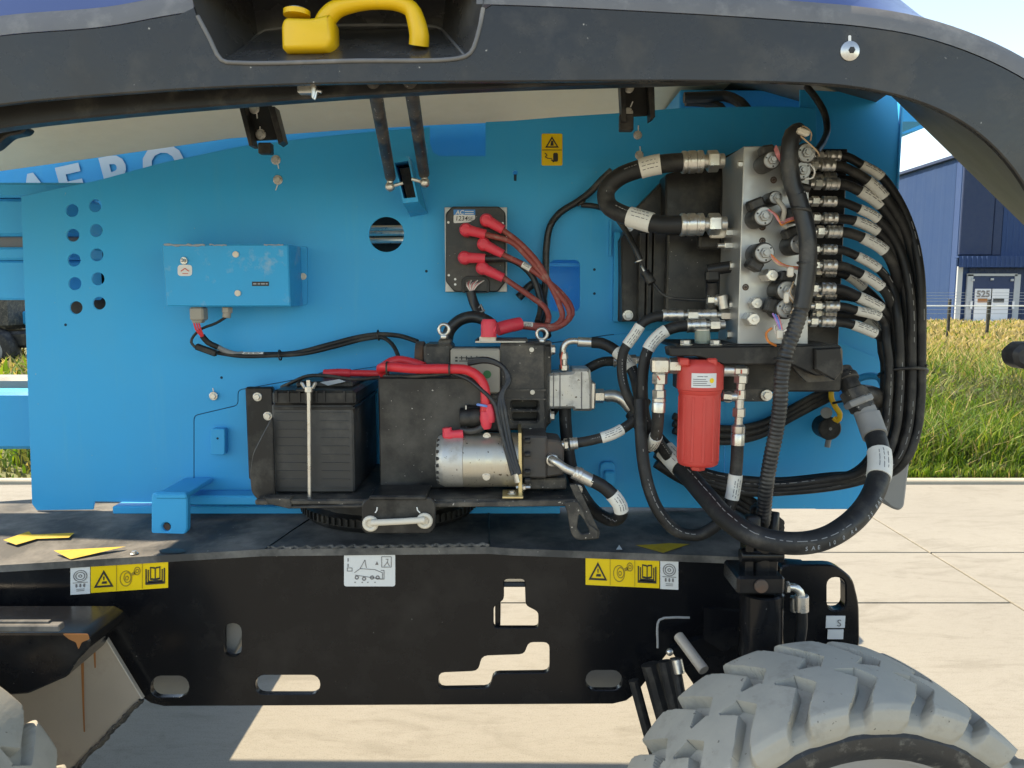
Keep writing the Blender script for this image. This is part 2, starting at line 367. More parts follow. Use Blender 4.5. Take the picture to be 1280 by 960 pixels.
def circ(cx, cy, r, n=24, ry=None):
    return [(cx + r * math.cos(2 * math.pi * k / n), cy + (ry or r) * math.sin(2 * math.pi * k / n)) for k in range(n)]
def rounded(pts, r=6, n=3):
    """round the corners of a measured outline"""
    out = []; m = len(pts)
    for i in range(m):
        a = Vector(pts[i - 1]); b = Vector(pts[i]); c = Vector(pts[(i + 1) % m])
        d1 = (a - b); d2 = (c - b); k = min(r, d1.length * .45, d2.length * .45)
        p = b + d1.normalized() * k; q = b + d2.normalized() * k
        for j in range(n + 1):
            t = j / n; x = p * (1 - t) ** 2 + b * 2 * t * (1 - t) + q * t * t; out.append((x.x, x.y))
    return out
def text_mb(txt, O, U, V, h, thick=0.0006, mb=None, mi=0, bold=0.0, center=False):
    cu = bpy.data.curves.new('t', 'FONT'); cu.body = txt; cu.size = 1.0; cu.fill_mode = 'FRONT'; cu.offset = bold
    cu.resolution_u = 3
    if center: cu.align_x = 'CENTER'
    ob = bpy.data.objects.new('t', cu); me = bpy.data.meshes.new_from_object(ob)
    mb = mb or MB(); O = Vector(O); U = Vector(U).normalized() * h; V = Vector(V).normalized() * h
    mb.add([O + U * v.co.x + V * v.co.y for v in me.vertices], [tuple(p.vertices) for p in me.polygons], mi)
    bpy.data.objects.remove(ob); bpy.data.curves.remove(cu); bpy.data.meshes.remove(me)
    return mb
def bolt(mb, p, r, ax=(0, -1, 0), h=None, wash=True):
    """hex bolt head with washer seated at p, pointing along ax"""
    p = Vector(p); ax = Vector(ax).normalized(); h = h or r * .8
    if wash: mb.cyl(p, p + ax * r * .28, r * 1.45, 14)
    return mb.hexn(p + ax * r * .2, p + ax * (h + r * .2), r)

# =================================================================== SETTING
def concrete_material():
    m = bpy.data.materials.new('brushed_concrete'); m.use_nodes = True; nt = m.node_tree; n = nt.nodes; l = nt.links; b = n['Principled BSDF']
    g = n.new('ShaderNodeNewGeometry'); src = g.outputs['Position']
    def nz(scale, det, stretch=None, dist=0.0, rough=0.6):
        v = src
        if stretch:
            mp = n.new('ShaderNodeMapping'); mp.inputs['Scale'].default_value = stretch; l.new(src, mp.inputs[0]); v = mp.outputs[0]
        x = n.new('ShaderNodeTexNoise'); x.inputs['Scale'].default_value = scale; x.inputs['Detail'].default_value = det; x.inputs['Distortion'].default_value = dist; x.inputs['Roughness'].default_value = rough
        l.new(v, x.inputs['Vector']); return x.outputs[0]
    def mr(s, a, b2, c, d):
        x = n.new('ShaderNodeMapRange'); x.inputs[1].default_value = a; x.inputs[2].default_value = b2; x.inputs[3].default_value = c; x.inputs[4].default_value = d; l.new(s, x.inputs[0]); return x.outputs[0]
    def mix(f, a, c):
        x = n.new('ShaderNodeMix'); x.data_type = 'RGBA'; l.new(f, x.inputs[0])
        if isinstance(a, tuple): x.inputs[6].default_value = a
        else: l.new(a, x.inputs[6])
        x.inputs[7].default_value = c; return x.outputs[2]
    c = mix(nz(1.1, 8), (0.225, 0.216, 0.188, 1), (0.30, 0.291, 0.256, 1))
    c = mix(mr(nz(2.2, 5, (0.55, 1.6, 1), 2.6), 0.52, 0.66, 0, 0.34), c, (0.15, 0.14, 0.115, 1))     # tyre scrub swirls
    c = mix(mr(nz(4, 7, (0.7, 1.5, 1), 2.5, 0.7), 0.54, 0.75, 0, 0.4), c, (0.16, 0.145, 0.118, 1))
    c = mix(mr(nz(220, 3), 0.52, 0.72, 0, 0.55), c, (0.11, 0.10, 0.085, 1))
    c = mix(mr(nz(60, 4, (0.3, 1, 1)), 0.5, 0.8, 0, 0.3), c, (0.15, 0.135, 0.11, 1))
    l.new(c, b.inputs['Base Color']); b.inputs['Roughness'].default_value = 0.9; b.inputs['Specular IOR Level'].default_value = 0.25
    bp = n.new('ShaderNodeBump'); bp.inputs['Strength'].default_value = 0.25; bp.inputs['Distance'].default_value = 0.004
    l.new(nz(120, 4, (0.15, 1, 1)), bp.inputs['Height']); l.new(bp.outputs[0], b.inputs['Normal'])
    return m
M['concrete'] = concrete_material()
M['soil'] = mat('verge_soil', (0.115, 0.125, 0.042), 0.95, var=0.4, scale=0.8, dust=(0.24, 0.20, 0.11, 0.6), dscale=0.4)
M['joint'] = mat('joint_dirt', (0.05, 0.045, 0.034), 0.95, var=0.3, scale=5, dust=(0.07, 0.09, 0.03, 0.7), dscale=2)
M['kerb'] = mat('kerb_concrete', (0.42, 0.38, 0.30), 0.9, var=0.2, scale=8, dust=(0.3, 0.27, 0.2, 0.4))
ground = MB(); ground.add([(-900, -300, -0.06), (900, -300, -0.06), (900, 1400, -0.06), (-900, 1400, -0.06)], [(0, 1, 2, 3)])
g = build(ground, 'ground', 'soil', None, 0); tag(g, kind='structure')
pav = MB(); pav.add([(-60, -40, -0.007), (60, -40, -0.007), (60, 5.72, -0.007), (-60, 5.72, -0.007)], [(0, 1, 2, 3)])
pv = build(pav, 'pavement', 'joint', None, 0); tag(pv, kind='structure')
ycut = [-22, -18, -14, -10.6, -8.0, -5.9, -3.5, -1.2, 1.05, 3.40, 4.10, 5.64]
xcut = [-26, -21.7, -17.7, -13.7, -9.7, -5.7, -1.7, 2.30, 6.3, 10.3, 14.3, 18.3, 22.3, 26.3]
for i in range(len(xcut) - 1):
    for j in range(len(ycut) - 1):
        x0, x1, y0, y1 = xcut[i], xcut[i + 1], ycut[j], ycut[j + 1]
        if x0 >= 2.30 and j == 8: y1 = 4.10
        if x0 >= 2.30 and j == 9: continue
        gp = 0.014
        q = MB(); q.box(((x0 + x1) / 2, (y0 + y1) / 2, -0.02), (x1 - x0 - gp, y1 - y0 - gp, 0.04), 0.0015)
        build(q, 'slab', 'concrete', pv, 0)
kb = MB(); kb.box((0, 5.705, 0.002), (120, 0.08, 0.05), 0.010)
k = build(kb, 'kerb', 'kerb', None); tag(k, kind='structure')
# rising verge behind the kerb
def vz(x, y): return min(0.25, 0.00 + max(0, y - 5.77) * 0.017) + 0.03 * noise.noise(Vector((x * .5, y * .5, 0)))
vb = MB(); xs = np.concatenate([np.linspace(-60, -2, 18), np.linspace(-1, 14, 31), np.linspace(16, 80, 14)]); ys = np.concatenate([np.linspace(5.77, 14, 28), np.linspace(15, 60, 26)])
vv = [(x, y, vz(x, y)) for y in ys for x in xs]; nx = len(xs)
vb.add(vv, [(j * nx + i, j * nx + i + 1, (j + 1) * nx + i + 1, (j + 1) * nx + i) for j in range(len(ys) - 1) for i in range(nx - 1)])
v = build(vb, 'verge_terrain', 'soil', None, 60); tag(v, kind='structure')
# tall grass
def leafmat(name, col):
    m = bpy.data.materials.new(name); m.use_nodes = True; b = m.node_tree.nodes['Principled BSDF']
    b.inputs['Base Color'].default_value = (*col, 1); b.inputs['Roughness'].default_value = 0.6
    nt = m.node_tree; tr = nt.nodes.new('ShaderNodeBsdfTranslucent'); tr.inputs[0].default_value = (col[0] * 1.6, col[1] * 1.6, col[2] * 0.9, 1)
    mx = nt.nodes.new('ShaderNodeMixShader'); mx.inputs[0].default_value = 0.42
    nt.links.new(b.outputs[0], mx.inputs[1]); nt.links.new(tr.outputs[0], mx.inputs[2]); nt.links.new(mx.outputs[0], nt.nodes['Material Output'].inputs[0]); return m
GL = [leafmat('grass_green', (0.075, 0.15, 0.016)), leafmat('grass_lime', (0.15, 0.215, 0.025)), leafmat('grass_olive', (0.075, 0.085, 0.034)), leafmat('grass_straw', (0.36, 0.285, 0.135))]
def grass(name, n, x0, x1, y0, y1, hm, label, wid=0.006, bias=1.6):
    X = rng.uniform(x0, x1, n); Y = y0 + (y1 - y0) * rng.random(n) ** bias
    pn = np.array([noise.noise(Vector((a * .8, b * .8, 3))) for a, b in zip(X, Y)])
    far = np.clip((Y - 6) / 9, 0, 1)
    H = hm * (0.55 + 0.9 * rng.random(n)) * (1 + 0.5 * pn)
    front = np.clip((Y - y0) / 0.35 + .5 * pn, 0.3, 1); H *= front
    ang = rng.uniform(0, 2 * np.pi, n); lean = rng.uniform(0.1, 0.75, n) * H
    w = wid * (0.6 + rng.random(n)) * (1 + far * 1.5); wa = rng.uniform(0, np.pi, n)
    Z = np.array([vz(a, b) for a, b in zip(X, Y)]) - 0.02
    dx, dy = np.cos(ang) * lean, np.sin(ang) * lean; wx, wy = np.cos(wa) * w, np.sin(wa) * w
    V = np.zeros((n, 5, 3))
    V[:, 0] = np.stack([X - wx, Y - wy, Z], 1); V[:, 1] = np.stack([X + wx, Y + wy, Z], 1)
    V[:, 2] = np.stack([X + dx * .3 + wx * .8, Y + dy * .3 + wy * .8, Z + H * .62], 1); V[:, 3] = np.stack([X + dx * .3 - wx * .8, Y + dy * .3 - wy * .8, Z + H * .62], 1)
    V[:, 4] = np.stack([X + dx, Y + dy, Z + H * (0.98 - 0.2 * lean / np.maximum(H, .01))], 1)
    me = bpy.data.meshes.new(name); me.vertices.add(n * 5); me.vertices.foreach_set('co', V.reshape(-1))
    idx = np.arange(n)[:, None] * 5
    lp = np.concatenate([idx + np.array([[0, 1, 2, 3]]), idx + np.array([[3, 2, 4]])], 1).reshape(-1)
    me.loops.add(len(lp)); me.loops.foreach_set('vertex_index', lp.astype(np.int32))
    me.polygons.add(n * 2); st = np.stack([np.arange(n) * 7, np.arange(n) * 7 + 4], 1).reshape(-1)
    me.polygons.foreach_set('loop_start', st.astype(np.int32))
    p2 = np.array([noise.noise(Vector((a * .9 + 9, b * .9, 7))) for a, b in zip(X, Y)])
    band = np.exp(-((Y - 8.2) / 1.3) ** 2) * 0.6       # a belt of dull weeds part way back
    r = rng.random(n); mi = np.where(r < 0.45 - .3 * far, 0, np.where(r < 0.80 - .2 * far, 1, np.where(r < 0.93 - .2 * far, 2, 3)))
    mi = np.where((p2 + band + rng.normal(0, .2, n)) > 0.45, 2, mi); mi = np.where((far + rng.normal(0, .25, n)) > 0.85, 3, mi)
    for mm in GL: me.materials.append(mm)
    me.polygons.foreach_set('material_index', np.repeat(mi, 2).astype(np.int32)); me.update(); me.validate()
    o = bpy.data.objects.new(name, me); COL.objects.link(o); return tag(o, label, 'grass', kind='stuff')
grass('tall_grass', 90000, 1.2, 11, 5.80, 15, 0.37, 'tall green and straw grass on the verge behind the kerb')
grass('far_grass', 34000, 7.5, 27, 14, 32, 0.22, 'straw coloured grass on the far side of the verge by the fence', 0.012, 1.0)
grass('roadside_grass', 26000, -16, 1.2, 5.80, 15, 0.26, 'strip of grass on the verge behind the lift', 0.012)

def weeds(name, n, x0, x1, y0, y1, label):
    # clumps of broad leaves
    C = [(rng.uniform(x0, x1), y0 + (y1 - y0) * rng.random(), rng.uniform(.18, .42), rng.uniform(.22, .46)) for _ in range(n)]
    V = []; Fc = []; MI = []
    for cx, cy, cr, chh in C:
        z0 = vz(cx, cy); k = int(170 * cr / .3); mi = 2 if rng.random() < .65 else 0
        for _ in range(k):
            a = rng.uniform(0, 6.283); rr = cr * math.sqrt(rng.random()); hh = chh * rng.uniform(.25, 1.0) * (1 - .4 * rr / cr)
            p = Vector((cx + math.cos(a) * rr, cy + math.sin(a) * rr, z0 + hh)); L = rng.uniform(.025, .055); w = L * rng.uniform(.3, .5)
            d = Vector((rng.normal(), rng.normal(), rng.normal() * .6)).normalized(); s = d.cross(Vector((rng.normal(), rng.normal(), rng.normal()))).normalized()
            o = len(V); V += [p - d * L, p + s * w, p + d * L, p - s * w]; Fc.append((o, o + 1, o + 2, o + 3)); MI.append(mi if rng.random() < .8 else 1)
    me = bpy.data.meshes.new(name); me.from_pydata([tuple(v) for v in V], [], Fc)
    for mm in GL: me.materials.append(mm)
    me.polygons.foreach_set('material_index', MI); me.update(); o = bpy.data.objects.new(name, me); COL.objects.link(o); return tag(o, label, 'weeds', kind='stuff')
weeds('weeds', 150, 1.6, 9.5, 6.6, 10.5, 'dull green broad-leaved weeds growing through the tall grass')
# ------------------------------------------------ warehouse
WX, WY, WZ = 20.6, 36.0, 0.22
M['clad_blue'] = mat('blue_cladding', (0.022, 0.052, 0.14), 0.7, spec=0.25, var=0.06, scale=0.6)
M['clad_sun_side'] = mat('sun_side_cladding', (0.015, 0.042, 0.115), 0.75, spec=0.2, var=0.05, scale=0.6)  # wall facing the sun: blue darkened to offset the direct light
M['clad_dark'] = mat('dark_blue_plinth', (0.018, 0.034, 0.085), 0.6, spec=0.3, var=0.06)
M['door_white'] = mat('white_door', (0.55, 0.57, 0.60), 0.5, var=0.04)
M['frame_grey'] = mat('pale_frame', (0.30, 0.33, 0.36), 0.5, var=0.04)
M['apron'] = mat('pale_apron', (0.42, 0.40, 0.37), 0.9, var=0.1, scale=1)
wh = empty('warehouse', (WX + 20, WY, WZ)); tag(wh, 'large blue corrugated warehouse beyond the grass verge', 'warehouse')
top = 7.75
def ribbed(mb, O, U, L, z0, z1, pitch, dep, N):
    O = Vector(O); U = Vector(U); N = Vector(N); k = int(L / pitch); pr = []
    for i in range(k):
        for t, d in ((0, 0), (.55, 0), (.68, dep), (.88, dep)): pr.append(((i + t) * pitch, d))
    vs = []
    for (u, d) in pr: vs += [O + U * u + N * d + Vector((0, 0, z0)), O + U * u + N * d + Vector((0, 0, z1))]
    return mb.add(vs, [(2 * i, 2 * i + 2, 2 * i + 3, 2 * i + 1) for i in range(len(pr) - 1)])
q = MB(); ribbed(q, (WX, WY + 40, 0), (0, -1, 0), 39.6, WZ, top, 0.9, 0.010, (-1, 0, 0)); q.add([(WX + .02, WY + 40, WZ), (WX + .02, WY, WZ), (WX + .02, WY, top), (WX + .02, WY + 40, top)], [(0, 1, 2, 3)]); build(q, 'side_wall', 'clad_sun_side', wh, 0)
q = MB(); ribbed(q, (WX + 2.0, WY, 0), (1, 0, 0), 40, 3.25, top, 0.30, 0.03, (0, -1, 0)); q.box((WX + 21, WY + .3, (top + WZ) / 2), (42, .5, top - WZ - .02), 0); build(q, 'front_wall', 'clad_blue', wh, 0)
q = MB(); q.box((WX + 0.75, WY - .06, (top + 3.3) / 2), (1.5, .12, top - 3.3), 0.03); q.box((WX + 1.75, WY - .03, (top + 3.3) / 2), (.4, .06, top - 3.3), .02); build(q, 'corner_trim', 'clad_dark', wh, 0)
q = MB(); q.box((WX + 21, WY + 20, top + .08), (42.4, 40.4, .16), 0.02); build(q, 'roof', 'clad_dark', wh, 0)
aw = MB(); ribbed(aw, (WX - .2, WY - 0.5, 0), (1, 0, 0), 40, 2.72, 3.22, .22, .05, (0, -1, 0)); aw.box((WX + 19.8, WY - .22, 3.2), (40, .46, .08), 0); build(aw, 'canopy', 'clad_blue', wh, 0)
q = MB(); ribbed(q, (WX + .6, WY - .02, 0), (1, 0, 0), 39, WZ, 2.7, .45, .03, (0, -1, 0)); build(q, 'lower_wall', 'clad_dark', wh, 0)
def PB(x, y): return P(x, y, WY - .1)
fr = MB()
for (x0, y0, x1, y1) in ((1210, 343, 1213, 403), (1269, 343, 1272, 403), (1210, 342, 1272, 345), (1198, 333, 1199.5, 403)): fr.pbox(x0, y0, x1, y1, WY - .16, .1, 0)
build(fr, 'door_frame', 'frame_grey', wh, 0)
q = MB(); q.pbox(1213.5, 345.5, 1268.5, 403, WY - .13, .08, 0); build(q, 'doorway', 'clad_dark', wh, 0)
for x0, x1 in ((1219.5, 1238), (1239, 1259)):
    d = MB(); d.pbox(x0, 361, x1, 402.5, WY - .18, .06, .01); dd = build(d, 'door', 'door_white', wh, 0)
    w = MB(); w.pbox(x0 + 3, 373, x1 - 4, 378, WY - .20, .03, 0); build(w, 'letter_plate', 'rust' if x0 < 1230 else 'ink', dd, 0)
a = P(1220.5, 371.2, WY - .20); t = text_mb('525', a, (1, 0, 0), (0, 0, 1), .42, bold=.03); build(t, 'house_number', 'print', wh, 0)
q = MB()
for x, y in ((1217, 350), (1241, 349), (1266, 350)): q.pbox(x - 1.6, y - 1.4, x + 1.6, y + 1.4, WY - .22, .08, .01)
build(q, 'wall_lamp', 'frame_grey', wh, 0)
q = MB()
for x in (1214.5, 1267): q.pbox(x - .8, 376, x + .8, 386, WY - .24, .05, 0)
build(q, 'door_pull', 'door_white', wh, 0)
ap = MB(); ap.box((WX + 18, WY - 1.7, .245), (46, 3.2, .05), 0); apo = build(ap, 'apron', 'apron', None, 0); tag(apo, kind='structure')
# ------------------------------------------------ wire fence
fe = empty('fence', (12, 21, .25)); tag(fe, 'low wire fence with white rail and dark posts before warehouse', 'fence')
FY = 21.0
for px in (1040, 1088, 1138, 1187, 1236, 1286, 1336):
    q = MB(); a = P(px, 381, FY); q.box((a.x, FY, (a.z + .0) / 2 + .1), (.07, .07, a.z + .1), .008); build(q, 'post', 'black_plastic', fe, 0)
xa, xb = P(960, 382, FY).x, P(1400, 382, FY).x
q = MB(); zz = P(640, 382.3, FY).z; q.box(((xa + xb) / 2, FY - .05, zz), (xb - xa, .04, .035), .006); build(q, 'rail', 'white_mark', fe, 0)
for py in (366, 369.5, 373, 376.5, 387, 392):
    q = MB(); zz = P(640, py, FY).z; q.cyl((xa, FY - .04, zz), (xb, FY - .04, zz), .006, 5); build(q, 'wire', 'frame_grey', fe, 0)

# =================================================================== THE LIFT
lift = empty('aerial_lift', (0.0, 2.35, 0.0))
tag(lift, 'blue and black articulated aerial lift with its hood open over the hydraulics', 'aerial lift')
def part(name, label=None, loc=None):
    e = empty(name, loc or (0, 2, 1), lift)
    if label: e['label'] = label
    return e
YC = 1.66      # chassis side plate
YP = 1.98      # turntable panel
# ---------------------------------------------------------------- chassis
ch = part('chassis', 'gloss black chassis side plate with slots under the turntable', (0, 2.3, .6))
outl = [(-260, 722), (0, 707), (328, 687), (610, 684), (640, 686), (935, 697), (1004, 702), (1004, 790), (930, 800), (860, 800), (838, 812), (796, 866), (783, 876), (766, 880), (205, 883), (188, 879), (176, 871), (112, 790), (60, 778), (-260, 790)]
holes = [rrect(279, 778, 303, 822, 11), rrect(188, 845, 236, 872, 13), rrect(319, 844, 400, 868, 11),
         rounded([(548, 861), (548, 841), (598, 839), (602, 820), (656, 818), (660, 803), (687, 803), (687, 841), (616, 842), (613, 860)], 8),
         rounded([(630, 724), (656, 724), (657, 757), (673, 765), (673, 785), (617, 785), (617, 758), (630, 750)], 5), rrect(732, 838, 778, 863, 12)]
q = MB(); q.plate([outl] + holes, YC, 0.016, 0.0015); build(q, 'side_plate', 'black_steel', ch)
# deck: front edge follows the plate, back edge beyond the turntable
q = MB(); fr_ = [(-260, 722), (0, 707), (328, 687), (610, 684), (640, 686), (935, 697)]
fp = [P(x, y, YC) + Vector((0, -.004, .002)) for x, y in fr_]; zd = .835
bk = [Vector((p.x * 1.3 if i not in (5,) else .80, (2.06, 2.06, 2.30, 2.38, 2.38, 2.38)[i], zd)) for i, p in enumerate(fp)]
mid = [f.lerp(b, .3) for f, b in zip(fp, bk)]
for i, m_ in enumerate(mid): m_.z = zd + .004
n_ = len(fp); vs_ = fp + mid + bk + [p - Vector((0, 0, .016)) for p in fp + mid + bk]
fs_ = []
for rr_ in (0, 1):
    for i in range(n_ - 1): fs_.append((rr_ * n_ + i, rr_ * n_ + i + 1, (rr_ + 1) * n_ + i + 1, (rr_ + 1) * n_ + i))
fs_ += [tuple(3 * n_ + k for k in f[::-1]) for f in list(fs_)]
for i in range(n_ - 1): fs_.append((i + 1, i, 3 * n_ + i, 3 * n_ + i + 1))
for (a, b) in ((n_ - 1, 2 * n_ - 1), (2 * n_ - 1, 3 * n_ - 1)): fs_.append((a, 3 * n_ + a, 3 * n_ + b, b))
q.add(vs_, fs_); build(q, 'deck', 'deck', ch, 30)
def deck_z(X, Y):
    zf = float(np.interp(X, [p.x for p in fp], [p.z for p in fp])); Ym = 1.656 + .3 * (float(np.interp(X, [m_.x for m_ in mid], [b_.y for b_ in bk])) - 1.656)
    return zf + (zd + .004 - zf) * min(1, max(0, (Y - 1.656) / (Ym - 1.656)))
def on_deck(x, y, h=.002):
    z = zd
    for _ in range(8): p = PZ(x, y, z + h); z = deck_z(p.x, p.y)
    return PZ(x, y, z + h)
# weld beads and fold lines
q = MB(); q.tube([P(x, y, YC) + Vector((0, .004 + .006 * math.sin(i * 1.7), .001 + .002 * random.random())) for i, (x, y) in enumerate([(334 + 4 * k, 686.5 - .05 * k) for k in range(70)])], .0042, 6); build(q, 'weld_bead', 'deck', ch, 60)
q = MB(); q.tube([on_deck(x, y, .000) for x, y in ((611, 640), (611, 660), (612, 683))], .002, 5); q.tube([on_deck(x, y, 0) for x, y in ((400, 640), (365, 663), (332, 686))], .002, 5); build(q, 'deck_seam', 'black_plastic', ch)
# far side plate, cross members
q = MB(); q.box((-.1, 2.38, .775), (1.6, .016, .10), .003); build(q, 'far_side_plate', 'black_steel', ch)
for x0_ in (-.86, .46):
    q = MB(); q.box((x0_, 2.02, .76), (.012, .68, .12), .002); build(q, 'cross_member', 'black_steel', ch)
q = MB(); a = P(642, 745, YC + .05); q.box((a.x + .005, YC + .08, a.z + .02), (.075, .12, .012), .002, Quaternion((1, 0, 0), R(-18)).to_matrix()); q.box((P(622, 762, YC).x, YC + .07, P(622, 768, YC).z), (.012, .11, .07), .002); build(q, 'slot_bracket', 'black_steel', ch)
q = MB(); q.box((P(292, 800, YC).x - .015, YC + .10, P(292, 800, YC).z), (.05, .12, .12), .004, Quaternion((0, 1, 0), R(28)).to_matrix()); build(q, 'inner_bracket', 'grey_paint', ch)
for (x, y) in ((212, 846), (755, 842)):
    q = MB(); a = P(x, y, YC + .14); q.box(a, (.16, .02, .10), .004); build(q, 'inner_bracket', 'grey_paint', ch)
# end plate with hand slot
q = MB(); q.plate([rounded([(975, 800), (975, 706), (1044, 706), (1066, 722), (1074, 755), (1075, 812), (975, 812)], 10), rrect(1034, 722, 1057, 763, 10)], 1.60, .03, .003); build(q, 'end_plate', 'black_steel', ch)
q = MB(); q.pbox(1033, 770, 1056, 785, 1.598, .003, 0); q.pbox(1035, 787, 1054, 799, 1.598, .003, 0); build(q, 'small_sticker', 'sticker_w', ch, 0)
a = P(1046, 783, 1.5965); t = text_mb('S', a, (1, 0, 0), (0, 0, 1), .022); build(t, 'sticker_print', 'print', ch, 0)
# left outrigger of the axle: black box beam, bare steel plate
q = MB(); q.plate([rounded([(-200, 792), (100, 792), (113, 800), (110, 812), (96, 826), (84, 846), (34, 868), (-200, 884)], 4)], 1.46, .14, .004); build(q, 'axle_beam', 'black_steel', ch)
q = MB(); q.plate([[(-30, 777), (60, 777), (62, 788), (-30, 792)]], 1.445, .01); q.pbox(-120, 782, 74, 790, 1.435, .02, .002); build(q, 'axle_cap', 'deck', ch)
q = MB(); q.plate([[(-60, 800), (126, 788), (178, 874), (90, 966), (50, 1040), (-60, 1040)]], 1.63, .012, .001); build(q, 'bare_plate', 'bare', ch, 0)
q = MB(); q.plate([rounded([(84, 797), (124, 793), (118, 800), (108, 806), (104.5, 826), (105, 880), (106, 915), (104.6, 915), (103, 880), (101, 826), (94, 806)], 2)], 1.6285, .001); q.plate([rounded([(116, 800), (119, 800), (119.5, 835), (118, 835)], 1)], 1.6285, .001); build(q, 'rust_streak', 'rust', ch, 0)
q = MB(); q.plate([rounded([(78, 792.5), (110, 792.5), (112, 799), (102, 803), (98, 812), (95, 803), (86, 799)], 2)], 1.4585, .001); build(q, 'rust_patch', 'rust', ch, 0)
q = MB(); wl = [P(178 + (90 - 178) * t + random.uniform(-1.5, 1.5), 874 + (966 - 874) * t + random.uniform(-1, 1), 1.628) for t in np.linspace(0, 1, 40)]; q.tube(wl, [.005 + .002 * random.random() for _ in wl], 6); build(q, 'weld_bead', 'dirty_black', ch, 60)
# stickers on the side plate
def warn_strip(x0, y0, x1, y1, slope, white_left, label):
    w = x1 - x0
    def q_(u, v): return (x0 + u * w, y0 + v * (y1 - y0) + slope * u * w)
    e = part('warning_label', label, P((x0 + x1) / 2, (y0 + y1) / 2, YC))
    wl_, wr_ = (0, .2) if white_left else (.805, 1); yl_, yr_ = (.208, 1) if white_left else (0, .795)
    Yf = YC - .0015
    q = MB(); q.plate([[q_(yl_, 0), q_(yr_, 0), q_(yr_, 1), q_(yl_, 1)]], Yf, .0012); build(q, 'yellow_field', 'sticker_y', e, 0)
    q = MB(); q.plate([[q_(wl_, 0.02), q_(wr_, .02), q_(wr_, 1.02), q_(wl_, 1.02)]], Yf, .0012); build(q, 'white_field', 'sticker_w', e, 0)
    d = (yr_ - yl_) / 3; Yi = Yf - .0012
    def cell(k, u, v): return q_(yl_ + d * (k + u), v)
    q = MB(); q.plate([[cell(0, .5, .18), cell(0, .88, .82), cell(0, .12, .82)], [cell(0, .5, .31), cell(0, .77, .75), cell(0, .23, .75)]], Yi, .0006)
    q.plate([[cell(0, .45, .60), cell(0, .62, .60), cell(0, .62, .69), cell(0, .42, .69)]], Yi, .0006); q.plate([[cell(0, .48, .42), cell(0, .53, .42), cell(0, .52, .56), cell(0, .49, .56)]], Yi, .0006)
    for k_, (o_, i_) in enumerate(((0, .05), (.09, .13))):
        q.plate([[cell(2, .12 + o_, .25 + o_ * .4), cell(2, .12 + i_, .25 + o_ * .4), cell(2, .12 + i_, .78 - i_ * .7), cell(2, .88 - i_, .78 - i_ * .7), cell(2, .88 - i_, .25 + o_ * .4), cell(2, .88 - o_, .25 + o_ * .4), cell(2, .88 - o_, .84 - o_ * .7), cell(2, .12 + o_, .84 - o_ * .7)]], Yi, .0006)
    q.plate([[cell(2, .30, .18), cell(2, .48, .2), cell(2, .5, .24), cell(2, .52, .2), cell(2, .70, .18), cell(2, .70, .66), cell(2, .5, .69), cell(2, .30, .66)], [cell(2, .335, .23), cell(2, .48, .26), cell(2, .48, .62), cell(2, .335, .60)], [cell(2, .52, .26), cell(2, .665, .23), cell(2, .665, .60), cell(2, .52, .62)]], Yi, .0006)
    build(q, 'pictogram', 'ink', e, 0)
    q = MB()
    for (cu, cv, ru, rv) in ((.36, .55, .24, .30), (.42, .52, .15, .2), (.40, .54, .07, .09), (.80, .30, .13, .16), (.80, .30, .07, .08)):
        q.plate([[cell(1, cu + ru * math.cos(g_), cv + rv * math.sin(g_)) for g_ in np.linspace(0, 2 * math.pi, 18)[:-1]], [cell(1, cu + (ru - .028) * math.cos(g_), cv + (rv - .035) * math.sin(g_)) for g_ in np.linspace(0, 2 * math.pi, 18)[:-1]]], Yi, .0006)
    q.plate([[cell(1, .58, .36), cell(1, .70, .30), cell(1, .74, .42), cell(1, .60, .46)]], Yi, .0006)
    for k_ in (1, 2): q.plate([[cell(k_, -.008, .03), cell(k_, .008, .03), cell(k_, .008, .97), cell(k_, -.008, .97)]], Yi, .0006)
    build(q, 'tyre_pictogram', 'ink_y', e, 0)
    q = MB(); cu_ = (wl_ + wr_) / 2; hw_ = (wr_ - wl_)
    for ru, rv in ((.36, .22), (.25, .15), (.10, .06)):
        q.plate([[q_(cu_ + hw_ * ru * math.cos(g_), .34 + rv * math.sin(g_)) for g_ in np.linspace(0, 2 * math.pi, 18)[:-1]], [q_(cu_ + hw_ * (ru - .04) * math.cos(g_), .34 + (rv - .025) * math.sin(g_)) for g_ in np.linspace(0, 2 * math.pi, 18)[:-1]]], Yi, .0006)
    q.plate([[q_(cu_ - hw_ * .38, .575), q_(cu_ + hw_ * .38, .575), q_(cu_ + hw_ * .38, .595), q_(cu_ - hw_ * .38, .595)]], Yi, .0006)
    for k_ in (-1, 0, 1):
        x_ = cu_ + hw_ * .2 * k_; q.plate([[q_(x_ - hw_ * .035, .63), q_(x_ + hw_ * .035, .63), q_(x_ + hw_ * .05, .73), q_(x_, .77), q_(x_ - hw_ * .05, .73)]], Yi, .0006)
    for v_ in (.82, .88): q.plate([[q_(cu_ - hw_ * .2, v_), q_(cu_ + hw_ * .2, v_), q_(cu_ + hw_ * .2, v_ + .02), q_(cu_ - hw_ * .2, v_ + .02)]], Yi, .0006)
    build(q, 'load_pictogram', 'print', e, 0)
warn_strip(88, 709.5, 210, 743, -.068, True, 'yellow warning strip with a white panel at its left end')
warn_strip(732, 695.5, 848, 731, .048, False, 'yellow warning strip with a white panel at its right end')
e = part('diagram_label', 'white label with a line drawing of the machine', P(461, 713, YC))
q = MB(); q.plate([rrect(430, 692, 494, 733, 3)], YC - .0015, .0012); build(q, 'white_field', 'sticker_w', e, 0)
q = MB(); Yi = YC - .0026
def ring(q, cx, cy, r, w=.7, n=14, Y=Yi): q.plate([circ(cx, cy, r, n), circ(cx, cy, r - w, n)], Y, .0005)
